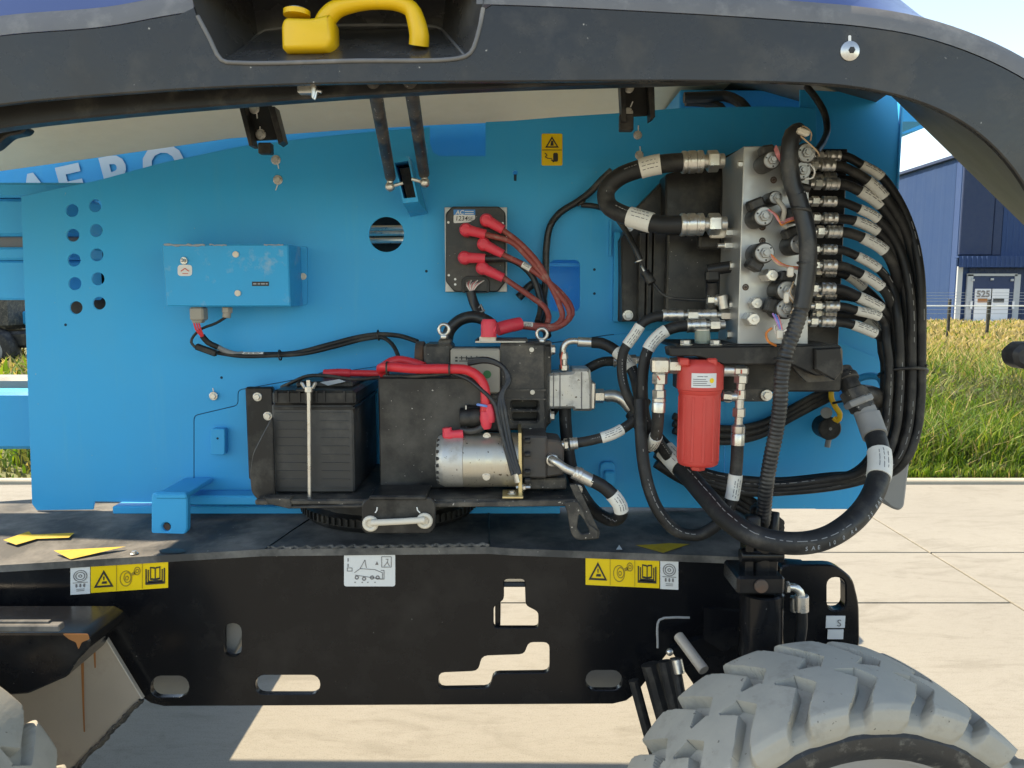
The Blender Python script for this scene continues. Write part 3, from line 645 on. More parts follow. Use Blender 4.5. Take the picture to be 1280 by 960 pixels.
def stroke(q, pts, w=.7, Y=Yi):
    for (a, b) in zip(pts[:-1], pts[1:]):
        d = Vector((b[0] - a[0], b[1] - a[1])); k = Vector((-d.y, d.x)).normalized() * w / 2
        q.plate([[(a[0] + k.x, a[1] + k.y), (b[0] + k.x, b[1] + k.y), (b[0] - k.x, b[1] - k.y), (a[0] - k.x, a[1] - k.y)]], Y, .0005)
for (x, y) in ((446, 722), (455, 723.5), (465, 722), (472, 722)): ring(q, x, y, 2.6, 1.3)
stroke(q, [(443, 716), (450, 711), (468, 712), (478, 716), (478, 724), (444, 719)]); stroke(q, [(450, 711), (456, 700), (458, 710)]); stroke(q, [(476, 713), (480, 713), (480, 724), (474, 724)])
for x_, y_ in ((435, 698), (435, 705)): stroke(q, [(x_, y_), (x_, y_ + 4)], 1.2)
stroke(q, [(434, 710), (440, 710), (440, 714), (434, 714), (434, 710)]); stroke(q, [(477, 696), (489, 696), (489, 709), (477, 709), (477, 696)]); stroke(q, [(482, 699), (485, 699), (484, 703), (487, 708)]); stroke(q, [(484, 703), (480, 708)])
q.plate([[(471, 702), (473, 706), (469, 706)]], Yi, .0005)
for x_ in (443, 452, 459, 468): stroke(q, [(x_, 728), (x_ + 1.5, 728)], 1.2)
build(q, 'line_drawing', 'print', e, 0)
# deck arrows
def flat(q, pts, h=.0028): q.add([on_deck(x, y, h) for x, y in pts], [tuple(range(len(pts)))[::-1]])
e = part('deck_arrow', 'worn yellow arrow painted on the left end of the deck', on_deck(48, 672))
q = MB(); flat(q, [(4, 675), (36, 664), (40, 668), (93, 666), (86, 672), (46, 673.5), (20, 681)]); build(q, 'paint', 'deck_yellow', e, 0)
e = part('deck_triangle', 'faded yellow triangle on the left end of the deck', on_deck(110, 690))
q = MB(); flat(q, [(67, 688), (157, 683), (88, 699)]); build(q, 'paint', 'deck_yellow', e, 0)
e = part('deck_triangle', 'faded yellow triangle on the right end of the deck', on_deck(820, 682))
q = MB(); flat(q, [(774, 676), (862, 680), (829, 691)]); build(q, 'paint', 'deck_yellow', e, 0)
q = MB(); flat(q, [(770, 687), (774, 681), (778, 687)]); build(q, 'paint_dot', 'white_mark', e, 0)
q = MB(); flat(q, circ(215, 688.5, 17, 20, 3.2), .002); build(q, 'deck_hole', 'ink', ch, 0)
q = MB(); bolt(q, on_deck(168, 692, 0), .006, (0, 0, 1)); build(q, 'bolt', 'steel', ch)

# ---------------------------------------------------------------- slewing ring
q = MB(); c_ = Vector((P(480, 650, 1.98).x + .02, 1.98, zd + .01)); q.lathe(c_, c_ + Vector((0, 0, .06)), [(0, .215), (.2, .225), (.55, .225), (.6, .20), (1, .20)], 60)
sr = build(q, 'slewing_ring', 'black_plastic', lift, 30); sr['label'] = 'black toothed slewing ring under the turntable'
for k_ in range(56):
    pass
q = MB()
for k_ in range(80):
    g_ = 2 * math.pi * k_ / 80; q.box(c_ + Vector((math.cos(g_) * .228, math.sin(g_) * .228, .024)), (.006, .006, .018), 0, Quaternion((0, 0, 1), g_).to_matrix())
build(q, 'gear_teeth', 'black_plastic', sr, 0)

# ---------------------------------------------------------------- wheels
def tyre_mesh():
    NT = 1760; LUGS = 22; pitch = 2 * np.pi / LUGS
    cc = [(-.108, .318), (-.117, .331), (-.1195, .343), (-.118, .352), (-.111, .360), (-.100, .3660), (-.075, .3710), (-.04, .3735), (0, .3745)]
    lc = [(-.108, .318), (-.118, .331), (-.1255, .347), (-.1285, .366), (-.1265, .383), (-.117, .3905), (-.080, .3945), (-.04, .3965), (0, .397)]
    def full(c): return c + [(-a, r) for a, r in c[:-1][::-1]]
    tt = np.arange(17); td = np.linspace(0, 16, 161)
    C = np.array(full(cc)); Lg = np.array(full(lc))
    def smo(v):
        w = np.interp(td, tt, v)
        for _ in range(3): w[1:-1] = (w[:-2] + 2 * w[1:-1] + w[2:]) / 4
        return w
    ca, cr_, la, lr = [smo(v) for v in (C[:, 0], C[:, 1], Lg[:, 0], Lg[:, 1])]
    m = len(td); V = np.zeros((NT, m, 3))
    def ss(x, a, b):
        t = np.clip((x - a) / (b - a), 0, 1); return t * t * (3 - 2 * t)
    th = np.arange(NT) * 2 * np.pi / NT
    for j in range(m):
        H = np.zeros(NT)
        for side in (-1, 1):
            u = side * la[j]
            if u < -.010: continue
            if side * (j - 80) < 0 and abs(j - 80) > 12: continue
            lowr = max(0.0, (.366 - lr[j]) / .036) if u > .1 else 0.0
            off = np.interp(u, [-.02, .040, .046, .13], [.125, .0, .008, .165]) + lowr * .03
            hw = np.interp(u, [-.02, .04, .09, .13], [.082, .100, .106, .096]) - lowr * .030
            edge = .0026 + .028 * lowr + (.010 if u > .112 else 0)
            loc = ((th * LUGS / (2 * np.pi) + (0.5 if side > 0 else 0) + 0.5) % 1.0 - 0.5) * pitch
            d = np.abs((loc - off + pitch / 2) % pitch - pitch / 2)
            H = np.maximum(H, 1 - ss(d, hw - edge, hw + edge))
        r = cr_[j] + (lr[j] - cr_[j]) * H; a = ca[j] + (la[j] - ca[j]) * H
        V[:, j, 0] = np.cos(th) * r; V[:, j, 2] = np.sin(th) * r; V[:, j, 1] = a
    idx = np.arange(NT * m).reshape(NT, m); nx = np.roll(idx, -1, 0)
    Fq = np.stack([idx[:, :-1], idx[:, 1:], nx[:, 1:], nx[:, :-1]], -1).reshape(-1, 4)
    me = bpy.data.meshes.new('tyre'); me.from_pydata(V.reshape(-1, 3).tolist(), [], Fq.tolist())
    bm = bmesh.new(); bm.from_mesh(me); bmesh.ops.recalc_face_normals(bm, faces=bm.faces); bm.to_mesh(me); bm.free()
    me.polygons.foreach_set('use_smooth', [True] * len(me.polygons)); me.set_sharp_from_angle(angle=R(30)); me.materials.append(M['tyre']); return me
TY = tyre_mesh()
def mesh_of(mb, name, m, smooth=35):
    o = build(mb, name, m, None, smooth); me = o.data; off = o.location.copy(); me.transform(Matrix.Translation(off)); bpy.data.objects.remove(o); return me
q = MB(); q.lathe((0, -.118, 0), (0, .1, 0), [(.10, .272), (.04, .274), (.0, .290), (-.02, .303), (-.01, .318), (.03, .326), (.08, .322), (.15, .31)], 72, cap=False); RB = mesh_of(q, 'bead_ring', 'rim_black')
q = MB(); q.lathe((0, -.115, 0), (0, .12, 0), [(.08, .272), (.10, .262), (.42, .255), (.48, .20), (.40, .12), (.35, .11), (.35, .01)], 72, cap=False); RM = mesh_of(q, 'rim', 'rim')
q = MB()
for k_ in range(9):
    g_ = 2 * math.pi * k_ / 9; q.hexn((math.cos(g_) * .16, -.045, math.sin(g_) * .16), (math.cos(g_) * .16, -.075, math.sin(g_) * .16), .014)
q.cyl((0, .0, 0), (0, -.09, 0), .07, 24); HB = mesh_of(q, 'hub', 'rim')
def wheel(x, y, yaw, spin, label):
    e = part('wheel', label, (x, y, .395)); e.rotation_euler = (0, spin, yaw); e.rotation_mode = 'ZXY'
    e.rotation_mode = 'XYZ'; e.rotation_euler = (0, spin, yaw)
    for nm, me in (('tyre', TY), ('bead_ring', RB), ('rim', RM), ('hub', HB)):
        o = bpy.data.objects.new(nm, me); COL.objects.link(o); o.parent = e
        if nm in ('bead_ring', 'rim'): o.scale = (1.05, 1.03, 1.05)
    e.scale = (.96, .96, .96); e.location.z = .395 * .96
    return e
wheel(.572, 1.275, R(6), R(4), 'near right wheel with grey lugged tyre and black bead ring')
wheel(-1.205, 1.265, R(0), R(2), 'near left wheel with grey lugged tyre cut by the frame')
wheel(.60, 3.30, R(184), R(9), 'far right wheel with grey lugged tyre behind the chassis')
wheel(-1.205, 3.30, R(180), R(5), 'far left wheel with grey lugged tyre behind the chassis')
q = MB()
for x_, w_ in ((.58, .16), (-1.52, .5)):  # left axle box widened so that it casts the broad ground shadow
    q = MB(); q.box((x_, 2.35, .42), (w_, 1.6, .14), .02); build(q, 'axle', 'black_steel', ch)

# ---------------------------------------------------------------- steering / oscillation cylinder by the right wheel
e = part('hydraulic_cylinder', 'black upright hydraulic cylinder with square gland block above the right wheel', P(950, 740, 1.5))
q = MB(); q.cyl(P(952, 738, 1.47), P(950, 850, 1.47), .043, 28); build(q, 'barrel', 'black_steel', e)
q = MB(); q.pbox(922, 721, 981, 744, 1.42, .10, .005); build(q, 'gland_block', 'black_steel', e)
q = MB(); c_ = P(951, 732, 1.42); q.cyl(c_ + Vector((0, .001, 0)), c_ + Vector((0, -.006, 0)), .013, 20); build(q, 'port_plug', 'rusty', e)
q = MB(); q.cyl(P(952, 722, 1.47), P(952, 665, 1.47), .022, 20); q.pbox(933, 672, 942, 722, 1.45, .04, .002); q.pbox(962, 672, 972, 722, 1.45, .04, .002); build(q, 'clevis', 'black_steel', e)
q = MB(); q.cyl(P(925, 694, 1.46), P(978, 694, 1.46), .014, 16); build(q, 'pin', 'black_steel', e)
q = MB(); q.tube(crom(PP([(982, 734, 1.45), (992, 734, 1.45), (1000, 740, 1.45), (1002, 752, 1.45)]), .006), .008, 12); q.cyl(P(982, 734, 1.45), P(986, 734, 1.45), .012, 6); q.cyl(P(1002, 744, 1.45), P(1002, 764, 1.45), .0135, 16); q.cyl(P(994, 746, 1.47), P(994, 764, 1.47), .010, 14); build(q, 'elbow_fitting', 'steel', e)
q = MB(); q.tube(crom(PP([(1002, 763, 1.45), (1002, 785, 1.455), (996, 815, 1.46), (985, 850, 1.47)]), .01), .011, 12); build(q, 'hose', 'rubber', e)
# steering linkage seen between plate and tyre
e = part('steering_linkage', 'steering rod and hoses between chassis and right wheel', P(850, 830, 1.55))
q = MB(); q.cyl(P(848, 795, 1.5), P(880, 838, 1.42), .011, 14); build(q, 'tie_rod', 'bare', e)
q = MB(); q.tube(crom(PP([(822, 810, 1.56), (824, 775, 1.57), (838, 772, 1.57), (862, 772, 1.57)]), .01), .0026, 6); build(q, 'wire_guard', 'grey_paint', e)
for (a, b, r_) in (((843, 822, 1.55), (878, 990, 1.46), .010), ((830, 826, 1.6), (880, 1020, 1.52), .014), ((812, 830, 1.62), (870, 1020, 1.56), .020), ((792, 850, 1.62), (840, 1010, 1.58), .012)):
    q = MB(); q.tube(crom(PP([a, ((a[0] + b[0]) / 2 - 2, (a[1] + b[1]) / 2, (a[2] + b[2]) / 2), b]), .02), r_, 10); build(q, 'hose', 'rubber', e)
q = MB(); q.cyl(P(846, 824, 1.54), P(850, 842, 1.53), .0115, 14); q.sph(P(837, 815, 1.55), .008); build(q, 'hose_fitting', 'steel', e)
q = MB(); q.plate([[(838, 812), (900, 790), (935, 790), (935, 850), (870, 860)]], 1.60, .02); q.plate([[(880, 760), (925, 765), (935, 800), (905, 815), (880, 800)]], 1.58, .015); build(q, 'knuckle_plate', 'black_steel', e)

# ---------------------------------------------------------------- turntable panel
e = tp = part('turntable_panel', 'tall blue steel panel carrying the motor, manifold and boxes', P(600, 400, YP))
top_ = [(26, 246), (60, 238), (120, 226), (200, 204), (300, 183), (400, 171), (480, 163), (537, 159), (537, 178), (541, 190), (549, 195), (607, 195), (607, 152.5), (640, 151), (700, 146), (770, 141.5), (850, 135), (952, 133), (1005, 134), (1020, 136)]
body_ = top_ + [(1022, 200), (1022, 320), (1030, 420), (1108, 452), (1085, 636), (960, 636), (118, 627), (116, 637), (46, 638), (40, 630)]
hl = [circ(90, 263, 8), circ(119, 257, 8), circ(91, 294, 8), circ(120, 288, 8), circ(92.5, 325, 8), circ(121, 318.5, 8), circ(93.5, 354.5, 8), circ(122.5, 348.5, 8), circ(95, 384.5, 8), circ(124, 379, 8), circ(483, 293, 22, 36),
      rrect(687, 325, 725, 389, 7), circ(644, 216, 3.2), rounded([(642.6, 217), (645.4, 217), (645.4, 225), (642.6, 225)], 1)[::1], rrect(718, 559, 734, 565, 2.8), rrect(749, 559, 765, 565, 2.8), rrect(854, 548, 906, 604, 8), rrect(1048, 470, 1066, 500, 4)]
hl.pop(13)
q = MB(); q.plate([body_] + hl, YP, .006, .0008); build(q, 'main_plate', 'blue', tp)
q = MB(); q.pbox(642.4, 218, 645.6, 226, YP - .001, .003, 0); build(q, 'keyhole_slot', 'gap', tp, 0)
# right hand plate, folded
q = MB(); q.plate([[(1000, 112), (1121, 118), (1124, 160), (1108, 452), (1122, 480), (1085, 636.5), (1020, 636.5), (1020, 420), (1000, 405)]], YP + .03, .006, .0008); build(q, 'end_panel', 'blue', tp)
q = MB(); a = P(1122, 118, YP + .03); b = P(1096, 560, YP + .03); q.box(((a.x + b.x) / 2 + .012, YP + .05, (a.z + b.z) / 2), (.006, .05, a.z - b.z), .001, Quaternion((0, 1, 0), math.atan2(a.x - b.x, a.z - b.z)).to_matrix()); build(q, 'end_flange', 'blue_worn', tp)
q = MB(); q.plate([[(1118, 134), (1128, 134), (1160, 152), (1120, 152)]], YP + .3, .2, 0); q.plate([[(1100, 153), (1160, 153), (1155, 160), (1100, 176)]], YP + .45, .2, 0); build(q, 'end_wing', 'blue', tp)
# lower reinforcement plate
q = MB(); q.plate([rounded([(243, 520), (298, 507), (298, 488), (420, 466), (520, 452), (720, 425), (905, 400), (905, 600), (860, 634), (250, 634), (243, 600)], 6)], YP - .006, .006, .0008); build(q, 'lower_plate', 'blue', tp)
q = MB(); q.tube([P(x, y, YP - .0015) for x, y in rounded([(250, 634.5), (242.4, 600), (242.4, 519.5), (297.4, 506.5), (297.4, 487.5), (420, 465.4), (520, 451.4), (720, 424.4), (770, 417.5)], 5)[4:]], .0009, 5); build(q, 'plate_edge_shade', 'gap', tp, 0)  # thin dark line drawn as the shade along the raised plate's edge
q = MB(); q.pbox(140, 633, 700, 643, YP - .03, .10, .003); q.pbox(205, 620, 700, 632, YP - .08, .06, .004); build(q, 'floor_rail', 'blue', tp)
q = MB(); q.plate([rrect(750, 578, 770, 606, 7)], YP - .026, .02, .002); q.pbox(756, 590, 769, 608, YP - .05, .03, .004); build(q, 'cable_clip', 'blue', tp)
q = MB(); q.plate([rrect(263, 536, 281, 569, 3)], YP - .03, .024, .002); build(q, 'tab', 'blue', tp)
q = MB(); c_ = P(272, 548, YP - .03); q.cyl(c_, c_ + Vector((0, -.001, 0)), .003, 10); build(q, 'tab_hole', 'gap', tp, 0)
q = MB()
for x, y, s_ in ((345, 200, 5.5), (347.5, 225, 5.5), (797, 169, 5), (799, 194, 5), (267, 495, 5)):
    a = P(x, y, YP - .006 if y > 400 else YP); bolt(q, a, s_ * S(y, YP) * .75)
build(q, 'bolt', 'steel', tp)
q = MB()
for x, y, x2, y2 in ((347, 204, 348.5, 211), (347, 231, 344.5, 238), (798, 157, 798, 166), (800, 183, 800.5, 190), (266, 485, 267, 491)):
    a, b = P(x, y, YP - .0008), P(x2, y2, YP - .0008); q.tube([a, b], .0016, 5)
build(q, 'paint_mark', 'white_mark', tp, 0)
q = MB()
for x, y in ((533, 339), (743, 337), (743, 367), (82, 406), (277, 472), (571, 500)):
    a = P(x, y, YP); q.cyl(a + Vector((0, .003, 0)), a + Vector((0, -.0008, 0)), .0035, 10)
build(q, 'small_hole', 'gap', tp, 0)
# warning sticker on panel
e = part('shock_label', 'small yellow hazard label of two pictograms on the blue panel', P(690, 187, YP))
q = MB(); q.plate([rrect(677, 167, 703, 207, 2)], YP - .0015, .0012); build(q, 'yellow_field', 'sticker_y', e, 0)
q = MB(); Yi = YP - .0026; q.plate([[(690, 170.5), (698.5, 184.5), (681.5, 184.5)], [(690, 173.5), (696, 183), (684, 183)]], Yi, .0005); q.plate([[(689, 176), (691.5, 176), (692, 182), (688, 182)]], Yi, .0005)
stroke(q, [(677.5, 187.5), (702.5, 187.5)], .6, Yi); stroke(q, [(681, 191), (684, 194), (681.5, 196), (685, 198)], 1.0, Yi); stroke(q, [(685, 198), (690, 198)], .8, Yi); q.plate([rrect(691.5, 191, 697.5, 202, 2)], Yi, .0005); q.plate([[(688.5, 200), (690, 199), (693, 202), (692, 203)]], Yi, .0005); build(q, 'pictogram', 'ink', e, 0)
# things behind the openings: dark frame, hoses, rails
q = MB(); q.pbox(60, 272, 150, 420, 2.16, .02, .002); q.pbox(420, 240, 560, 420, 2.28, .02, .002); build(q, 'inner_frame', 'black_plastic', tp)
q = MB()
for y_ in (286, 292, 301): q.cyl(P(440, y_, 2.2), P(530, y_ - 1, 2.2), .009, 10)
build(q, 'inner_pipe', 'steel', tp)
q = MB(); q.pbox(660, 300, 760, 420, 2.14, .02, .0); build(q, 'inner_plate', 'blue_worn', tp)
q = MB(); q.pbox(670, 329, 760, 333, 2.03, .03, .0); build(q, 'inner_rail', 'blue', tp)
q = MB(); q.pbox(820, 520, 930, 630, 2.25, .02, .0); build(q, 'inner_cover', 'black_plastic', tp)
# top rear frame with black hoses at (860..1000, 115..135)
q = MB(); q.pbox(850, 112, 1010, 160, 2.16, .3, .004); build(q, 'rear_crossbeam', 'blue', tp)
for pts_, r_ in (([(855, 122, 2.1), (885, 121, 2.1), (905, 120, 2.1), (925, 128, 2.06), (935, 140, 2.05)], .014), ([(857, 127, 2.12), (880, 128, 2.12), (900, 134, 2.1), (910, 150, 2.1)], .012)):
    q = MB(); q.tube(crom(PP(pts_), .02), r_, 10); build(q, 'rear_hose', 'rubber', tp)
# left: booms behind the panel
e = bm_ = part('boom', 'stowed blue boom arms behind the left edge of the panel', P(-100, 300, 2.5))
q = MB(); q.plate([[(-700, 285), (-400, 250), (0, 195), (140, 175), (300, 152), (430, 142), (550, 135), (650, 130), (650, 260), (-700, 330)]], 2.64, .06, .004); build(q, 'upper_arm', 'blue', bm_)
t = MB(); O_ = P(81, 257, 2.635); U_ = (P(135, 245, 2.635) - O_).normalized(); V_ = Vector((-U_.z, 0, U_.x))
for ch_, x_, y_ in (('A', 30, 269), ('E', 79, 258), ('R', 133, 246), ('O', 184, 234.5)):
    text_mb(ch_, P(x_, y_, 2.635), U_, V_, .178, mb=t, bold=.035)
build(t, 'lettering', 'letter', bm_, 0)
q = MB(); q.pbox(-700, 228, 120, 246.5, 2.04, .08, .006); build(q, 'arm_cap', 'blue', bm_)
q = MB(); q.pbox(-700, 248, 110, 295, 2.05, .08, .008); build(q, 'arm', 'blue', bm_)
q = MB(); q.pbox(-700, 294, 110, 310, 2.09, .04, .003); build(q, 'wear_rail', 'grey_paint', bm_)
q = MB(); q.pbox(-700, 309, 110, 325, 2.05, .08, .006); q.pbox(-700, 325.6, 110, 375, 2.057, .08, .006); build(q, 'lower_arm', 'blue', bm_)
q = MB(); q.pbox(-700, 490, 200, 562, 2.15, .10, .01); build(q, 'base_arm', 'blue', bm_)
q = MB(); q.pbox(-700, 472, 120, 489, 2.30, .10, .01); build(q, 'arm_tray', 'grey_paint', bm_)
# far-left corner of the chassis end, dark rounded
q = MB(); q.plate([rounded([(-200, 650), (10, 645), (42, 645), (30, 662), (-10, 690), (-200, 690)], 8)], 2.05, .02, .003); build(q, 'far_end_plate', 'black_steel', ch)
# left tie-down bracket
e = part('lock_bracket', 'blue folded steel bracket with a rusty hole at the left', P(212, 645, 1.8))
q = MB(); q.plate([rounded([(189, 616), (234, 616), (234, 664), (228, 671), (192, 671), (189, 666)], 6), circ(207.5, 659, 5.5, 18)], 1.80, .022, .003); q.pbox(203, 671, 212, 680, 1.80, .03, .002); q.pbox(212, 671, 234, 679, 1.815, .03, .002); a = P(195, 617, 1.8); b = P(234, 617, 1.8); q.box(((a.x + b.x) / 2, 1.88, a.z - .006), (b.x - a.x, .17, .012), .003); build(q, 'bracket', 'blue', e)
q = MB(); c_ = P(207.5, 659, 1.81); q.cyl(c_, c_ + Vector((0, .01, 0)), .011, 14); build(q, 'pin_end', 'rusty', e)
# grey tail cover at right behind the hoses
e = part('tail_cover', 'grey tapered cover at the tail of the turntable', P(1115, 610, 1.95))
q = MB(); q.plate([rounded([(1090, 560), (1140, 560), (1131, 634), (1125, 639), (1115, 636), (1090, 615)], 4)], 1.97, .10, .006); build(q, 'cover', 'grey_paint', e)

# ---------------------------------------------------------------- hood
hd = part('hood', 'raised black hood with scuffed rim arching over the open bay', (0, 1.8, 1.85))
YH = 1.30
low = [(-600, 245), (-420, 205), (-250, 176), (-120, 151), (0, 131), (150, 117), (300, 108), (480, 103), (640, 102), (850, 101), (1000, 104), (1060, 108), (1125, 120), (1180, 140), (1225, 168), (1258, 200), (1283, 235), (1300, 270), (1312, 310), (1318, 360)]
up = [(-600, 160), (-420, 120), (-250, 92), (-120, 66), (0, 44), (130, 33), (245, 14), (480, 6), (600, 5), (850, 16), (1000, 26), (1080, 33), (1150, 45), (1220, 68), (1280, 98), (1330, 135), (1368, 180), (1390, 230), (1400, 290), (1402, 360)]
def resamp(pts, n, step=6):
    d = crom([Vector((x, y, 0)) for x, y in pts], step); L = [0]
    for a, b in zip(d[:-1], d[1:]): L.append(L[-1] + (b - a).length)
    out = []
    for k in range(n):
        t = L[-1] * k / (n - 1); i = max(0, min(len(L) - 2, int(np.searchsorted(L, t)) - 1)); u = (t - L[i]) / max(1e-6, L[i + 1] - L[i]); p = d[i].lerp(d[i + 1], u); out.append((p.x, p.y))
    return out
NS = 120
lo_ = resamp(low, NS); up_ = resamp(up, NS)
# front band as a plate whose top edge dips for the handle recess
notch = [(243, 8), (247, 20), (262, 48), (276, 76), (284, 79), (575, 73), (588, 67), (598, 40), (604, 12)]
upl = [p for p in up_ if p[0] < 240] + notch + [p for p in up_ if p[0] > 608]
q = MB(); q.plate([lo_ + upl[::-1]], YH, .012, .002); build(q, 'front_band', 'hood', hd, 40)
# scuffed rounded edge and outer skin above it, leaning back
def strip(name, rows, m, smooth=60, skip=None):
    q = MB(); n = len(rows[0]); vs = [p for r_ in rows for p in r_]; fs = []
    for j in range(len(rows) - 1):
        for i in range(n - 1):
            if skip and skip(i): continue
            fs.append((j * n + i, j * n + i + 1, (j + 1) * n + i + 1, (j + 1) * n + i))
    q.add(vs, fs); return build(q, name, m, hd, smooth)
up3 = [P(x, y, YH) for x, y in up_]
cen = Vector((0.2, 0, 1.2))
def outw(i):
    a = up3[max(0, i - 1)]; b = up3[min(NS - 1, i + 1)]; t = (b - a).normalized(); n = Vector((-t.z, 0, t.x)); return n if n.z > 0 or n.x > 0 else -n
OW = [outw(i) for i in range(NS)]
sk = lambda i: 243 <= (up_[i][0] + up_[i + 1][0]) / 2 <= 604
e0 = [p + Vector((0, .0, 0)) for p in up3]
e1 = [p + OW[i] * .020 + Vector((0, .004, 0)) for i, p in enumerate(up3)]
e2 = [p + OW[i] * .036 + Vector((0, .016, 0)) for i, p in enumerate(up3)]
strip('scuffed_edge', [e0, e1, e2], 'hood_edge', 60, sk)
# inner lip and lining
lo3 = [P(x, y, YH + .012) for x, y in lo_]
lip_low = [(-598, 285), (-420, 245), (-250, 211), (-120, 184), (0, 160), (150, 143), (300, 130), (480, 117), (640, 109), (770, 105), (900, 101)]
ll = resamp(lip_low, 40)
q = MB(); upper_l = [(-598, 235), (-420, 195), (0, 122), (300, 100), (900, 95)]; q.plate([ll + resamp(upper_l, 20)[::-1]], YH + .05, .03, .003); build(q, 'inner_lip', 'black_plastic', hd, 40)
def inw(i): return -OW[i]
NL = max(i for i in range(NS) if lo_[i][0] < 1105)
lin = [[lo3[i] for i in range(NL + 1)]]
def zend(X):
    px = 640 + X * F / 2.53
    py = float(np.interp(px, [-200, 0, 140, 300, 430, 550, 650, 1200], [246, 217, 197, 173, 163, 156, 152, 152])); return P(px, py, 2.5).z
for k_, y in ((0, .02), (.12, .10), (.3, .25), (.55, .45), (.8, .7), (.95, .95), (1, 1.19)):
    lin.append([Vector((lo3[i].x, lo3[i].y + y, lo3[i].z * (1 - k_) + zend(lo3[i].x) * k_ + .06 * math.sin(math.pi * min(1, y / 1.19)) + .03 * (1 - y / 1.19))) for i in range(NL + 1)])
strip('lining', lin, 'hood_in', 60)
# right side wall of the hood
i0 = NL; pts_l = [lo3[i] for i in range(i0, NS)]; n_ = len(pts_l); dg0, dg1 = (1112, 118), (1352, 352)
far_ = [P(dg0[0] + (dg1[0] - dg0[0]) * k / (n_ - 1), dg0[1] + (dg1[1] - dg0[1]) * k / (n_ - 1), 1.92) for k in range(n_)]
edge_l = [r_[-1] for r_ in lin]; edge_r = []
for v in edge_l:
    t_ = min(1, (v.y - lo3[NL].y) / (far_[0].y - lo3[NL].y)); w_ = lo3[NL].lerp(far_[0], t_); edge_r.append(Vector((w_.x + .01, v.y, w_.z * (1 if t_ < 1 else 1) + .004)))
strip('lining_corner', [edge_l, edge_r], 'hood_in_dark', 60)
strip('side_wall', [pts_l, [a.lerp(b, .33) + Vector((.010, 0, .008)) for a, b in zip(pts_l, far_)], [a.lerp(b, .66) + Vector((.012, 0, .01)) for a, b in zip(pts_l, far_)], far_, [p + Vector((.02, .0, .02)) for p in far_]], 'hood_in_dark', 60)
rowd = ((.038, .022), (.06, .05), (.10, .11), (.14, .22), (.17, .4), (.18, .7), (.16, 1.05), (.10, 1.32))
s_rows = [e2]
for k_, (d, y) in enumerate(rowd):
    row = []
    for i, p in enumerate(up3):
        v = p + OW[i] * d * float(np.interp(up_[i][0], [-600, 900, 1250], [2.3, 2.3, 1.15])) + Vector((0, min(y, 1.14), 0))
        if i > NL - 10:
            w_ = min(1, (i - NL + 10) / 10); fi = far_[max(0, min(len(far_) - 1, i - NL))] + Vector((.022, .004, .022)); t_ = (k_ + 1) / len(rowd)
            alt = (p + OW[i] * .03 + Vector((0, .02, 0))).lerp(fi, t_) + OW[i] * .05 * math.sin(math.pi * t_); v = v.lerp(alt, w_)
        row.append(v)
    s_rows.append(row)
strip('outer_skin', s_rows, 'hood_skin', 60, lambda i: False)
# handle recess
yb, yf = 1.46, YH
F_ = [P(247, 20, yf), P(276, 77, yf), P(284, 79, yf), P(575, 73, yf), P(588, 67, yf), P(600, 30, yf), P(604, 8, yf)]
floor_b = [P(322, 44, yb), P(332, 38, yb), P(545, 34, yb), P(553, 38, yb)]
topz = P(400, -40, yb)
q = MB()
q.add([F_[1], F_[2], F_[3], F_[4], floor_b[3], floor_b[2], floor_b[1], floor_b[0]], [(0, 7, 6, 1), (1, 6, 5, 2), (2, 5, 4, 3)])
LT = P(222, -60, yf); LB = P(312, -30, yb); RT = P(612, -60, yf); RB_ = P(560, -30, yb)
q.add([F_[1], F_[0], LT, LB, floor_b[0]], [(0, 4, 3, 2, 1)])
q.add([F_[4], F_[5], F_[6], RT, RB_, floor_b[3]], [(0, 1, 2, 3, 4, 5)])
q.add([floor_b[0], floor_b[1], floor_b[2], floor_b[3], RB_, LB], [(0, 1, 2, 3, 4, 5)])
rc = build(q, 'handle_recess', 'recess', hd, 0)
q = MB(); q.tube(crom([P(x, y, yf - .001) for x, y in ((247, 20), (262, 48), (277, 75), (300, 78.5), (440, 76), (574, 72.5), (588, 66), (598, 40), (604, 10))], .01), .0035, 8); build(q, 'recess_bead', 'hood_edge', hd, 60)
q = MB(); q.tube(crom([floor_b[0], floor_b[1], floor_b[2], floor_b[3]], .02), .003, 8); q.tube([F_[1] + Vector((.01, .01, 0)), floor_b[0]], .003, 8); q.tube([F_[4] + Vector((-.01, .01, 0)), floor_b[3]], .003, 8); build(q, 'recess_crease', 'hood_edge', hd, 60)
# yellow handle
q = MB(); Yg = 1.345
hp = crom(PP([(404, 52, Yg), (405, 30, Yg), (418, 13, Yg), (440, 6, Yg), (470, 3, Yg), (500, 5, Yg), (514, 12, Yg), (520, 26, Yg), (524, 45, Yg), (523.5, 57, Yg + .004)]), .006)
k_ = len(hp); rs_ = [.0140 + .003 * math.cos(i / k_ * 6.28) for i in range(k_)]
q.tube(hp, rs_, 16, flat=1.25)
bp_ = rounded([(352, 62), (351, 30), (355, 21), (388, 22), (413, 16), (414, 50), (408, 61)], 5)
q.plate([bp_], Yg - .032, .068, .006)
hh = build(q, 'handle', 'yellow', hd, 50)
q = MB(); c_ = P(371, 13, Yg); c2 = P(371, 20, Yg); q.lathe(c2, c_, [(0, .022), (.9, .022), (1, .020)], 28); build(q, 'handle_lock_cup', 'yellow', hh)
q = MB(); q.cyl(c_, c_ + (c_ - c2) * .12, .014, 24); build(q, 'lock_cap', 'sticker_b', hh); q = MB(); q.torus(c_ + (c_ - c2) * .06, (c_ - c2), .0155, .002); build(q, 'lock_ring', 'steel', hh)
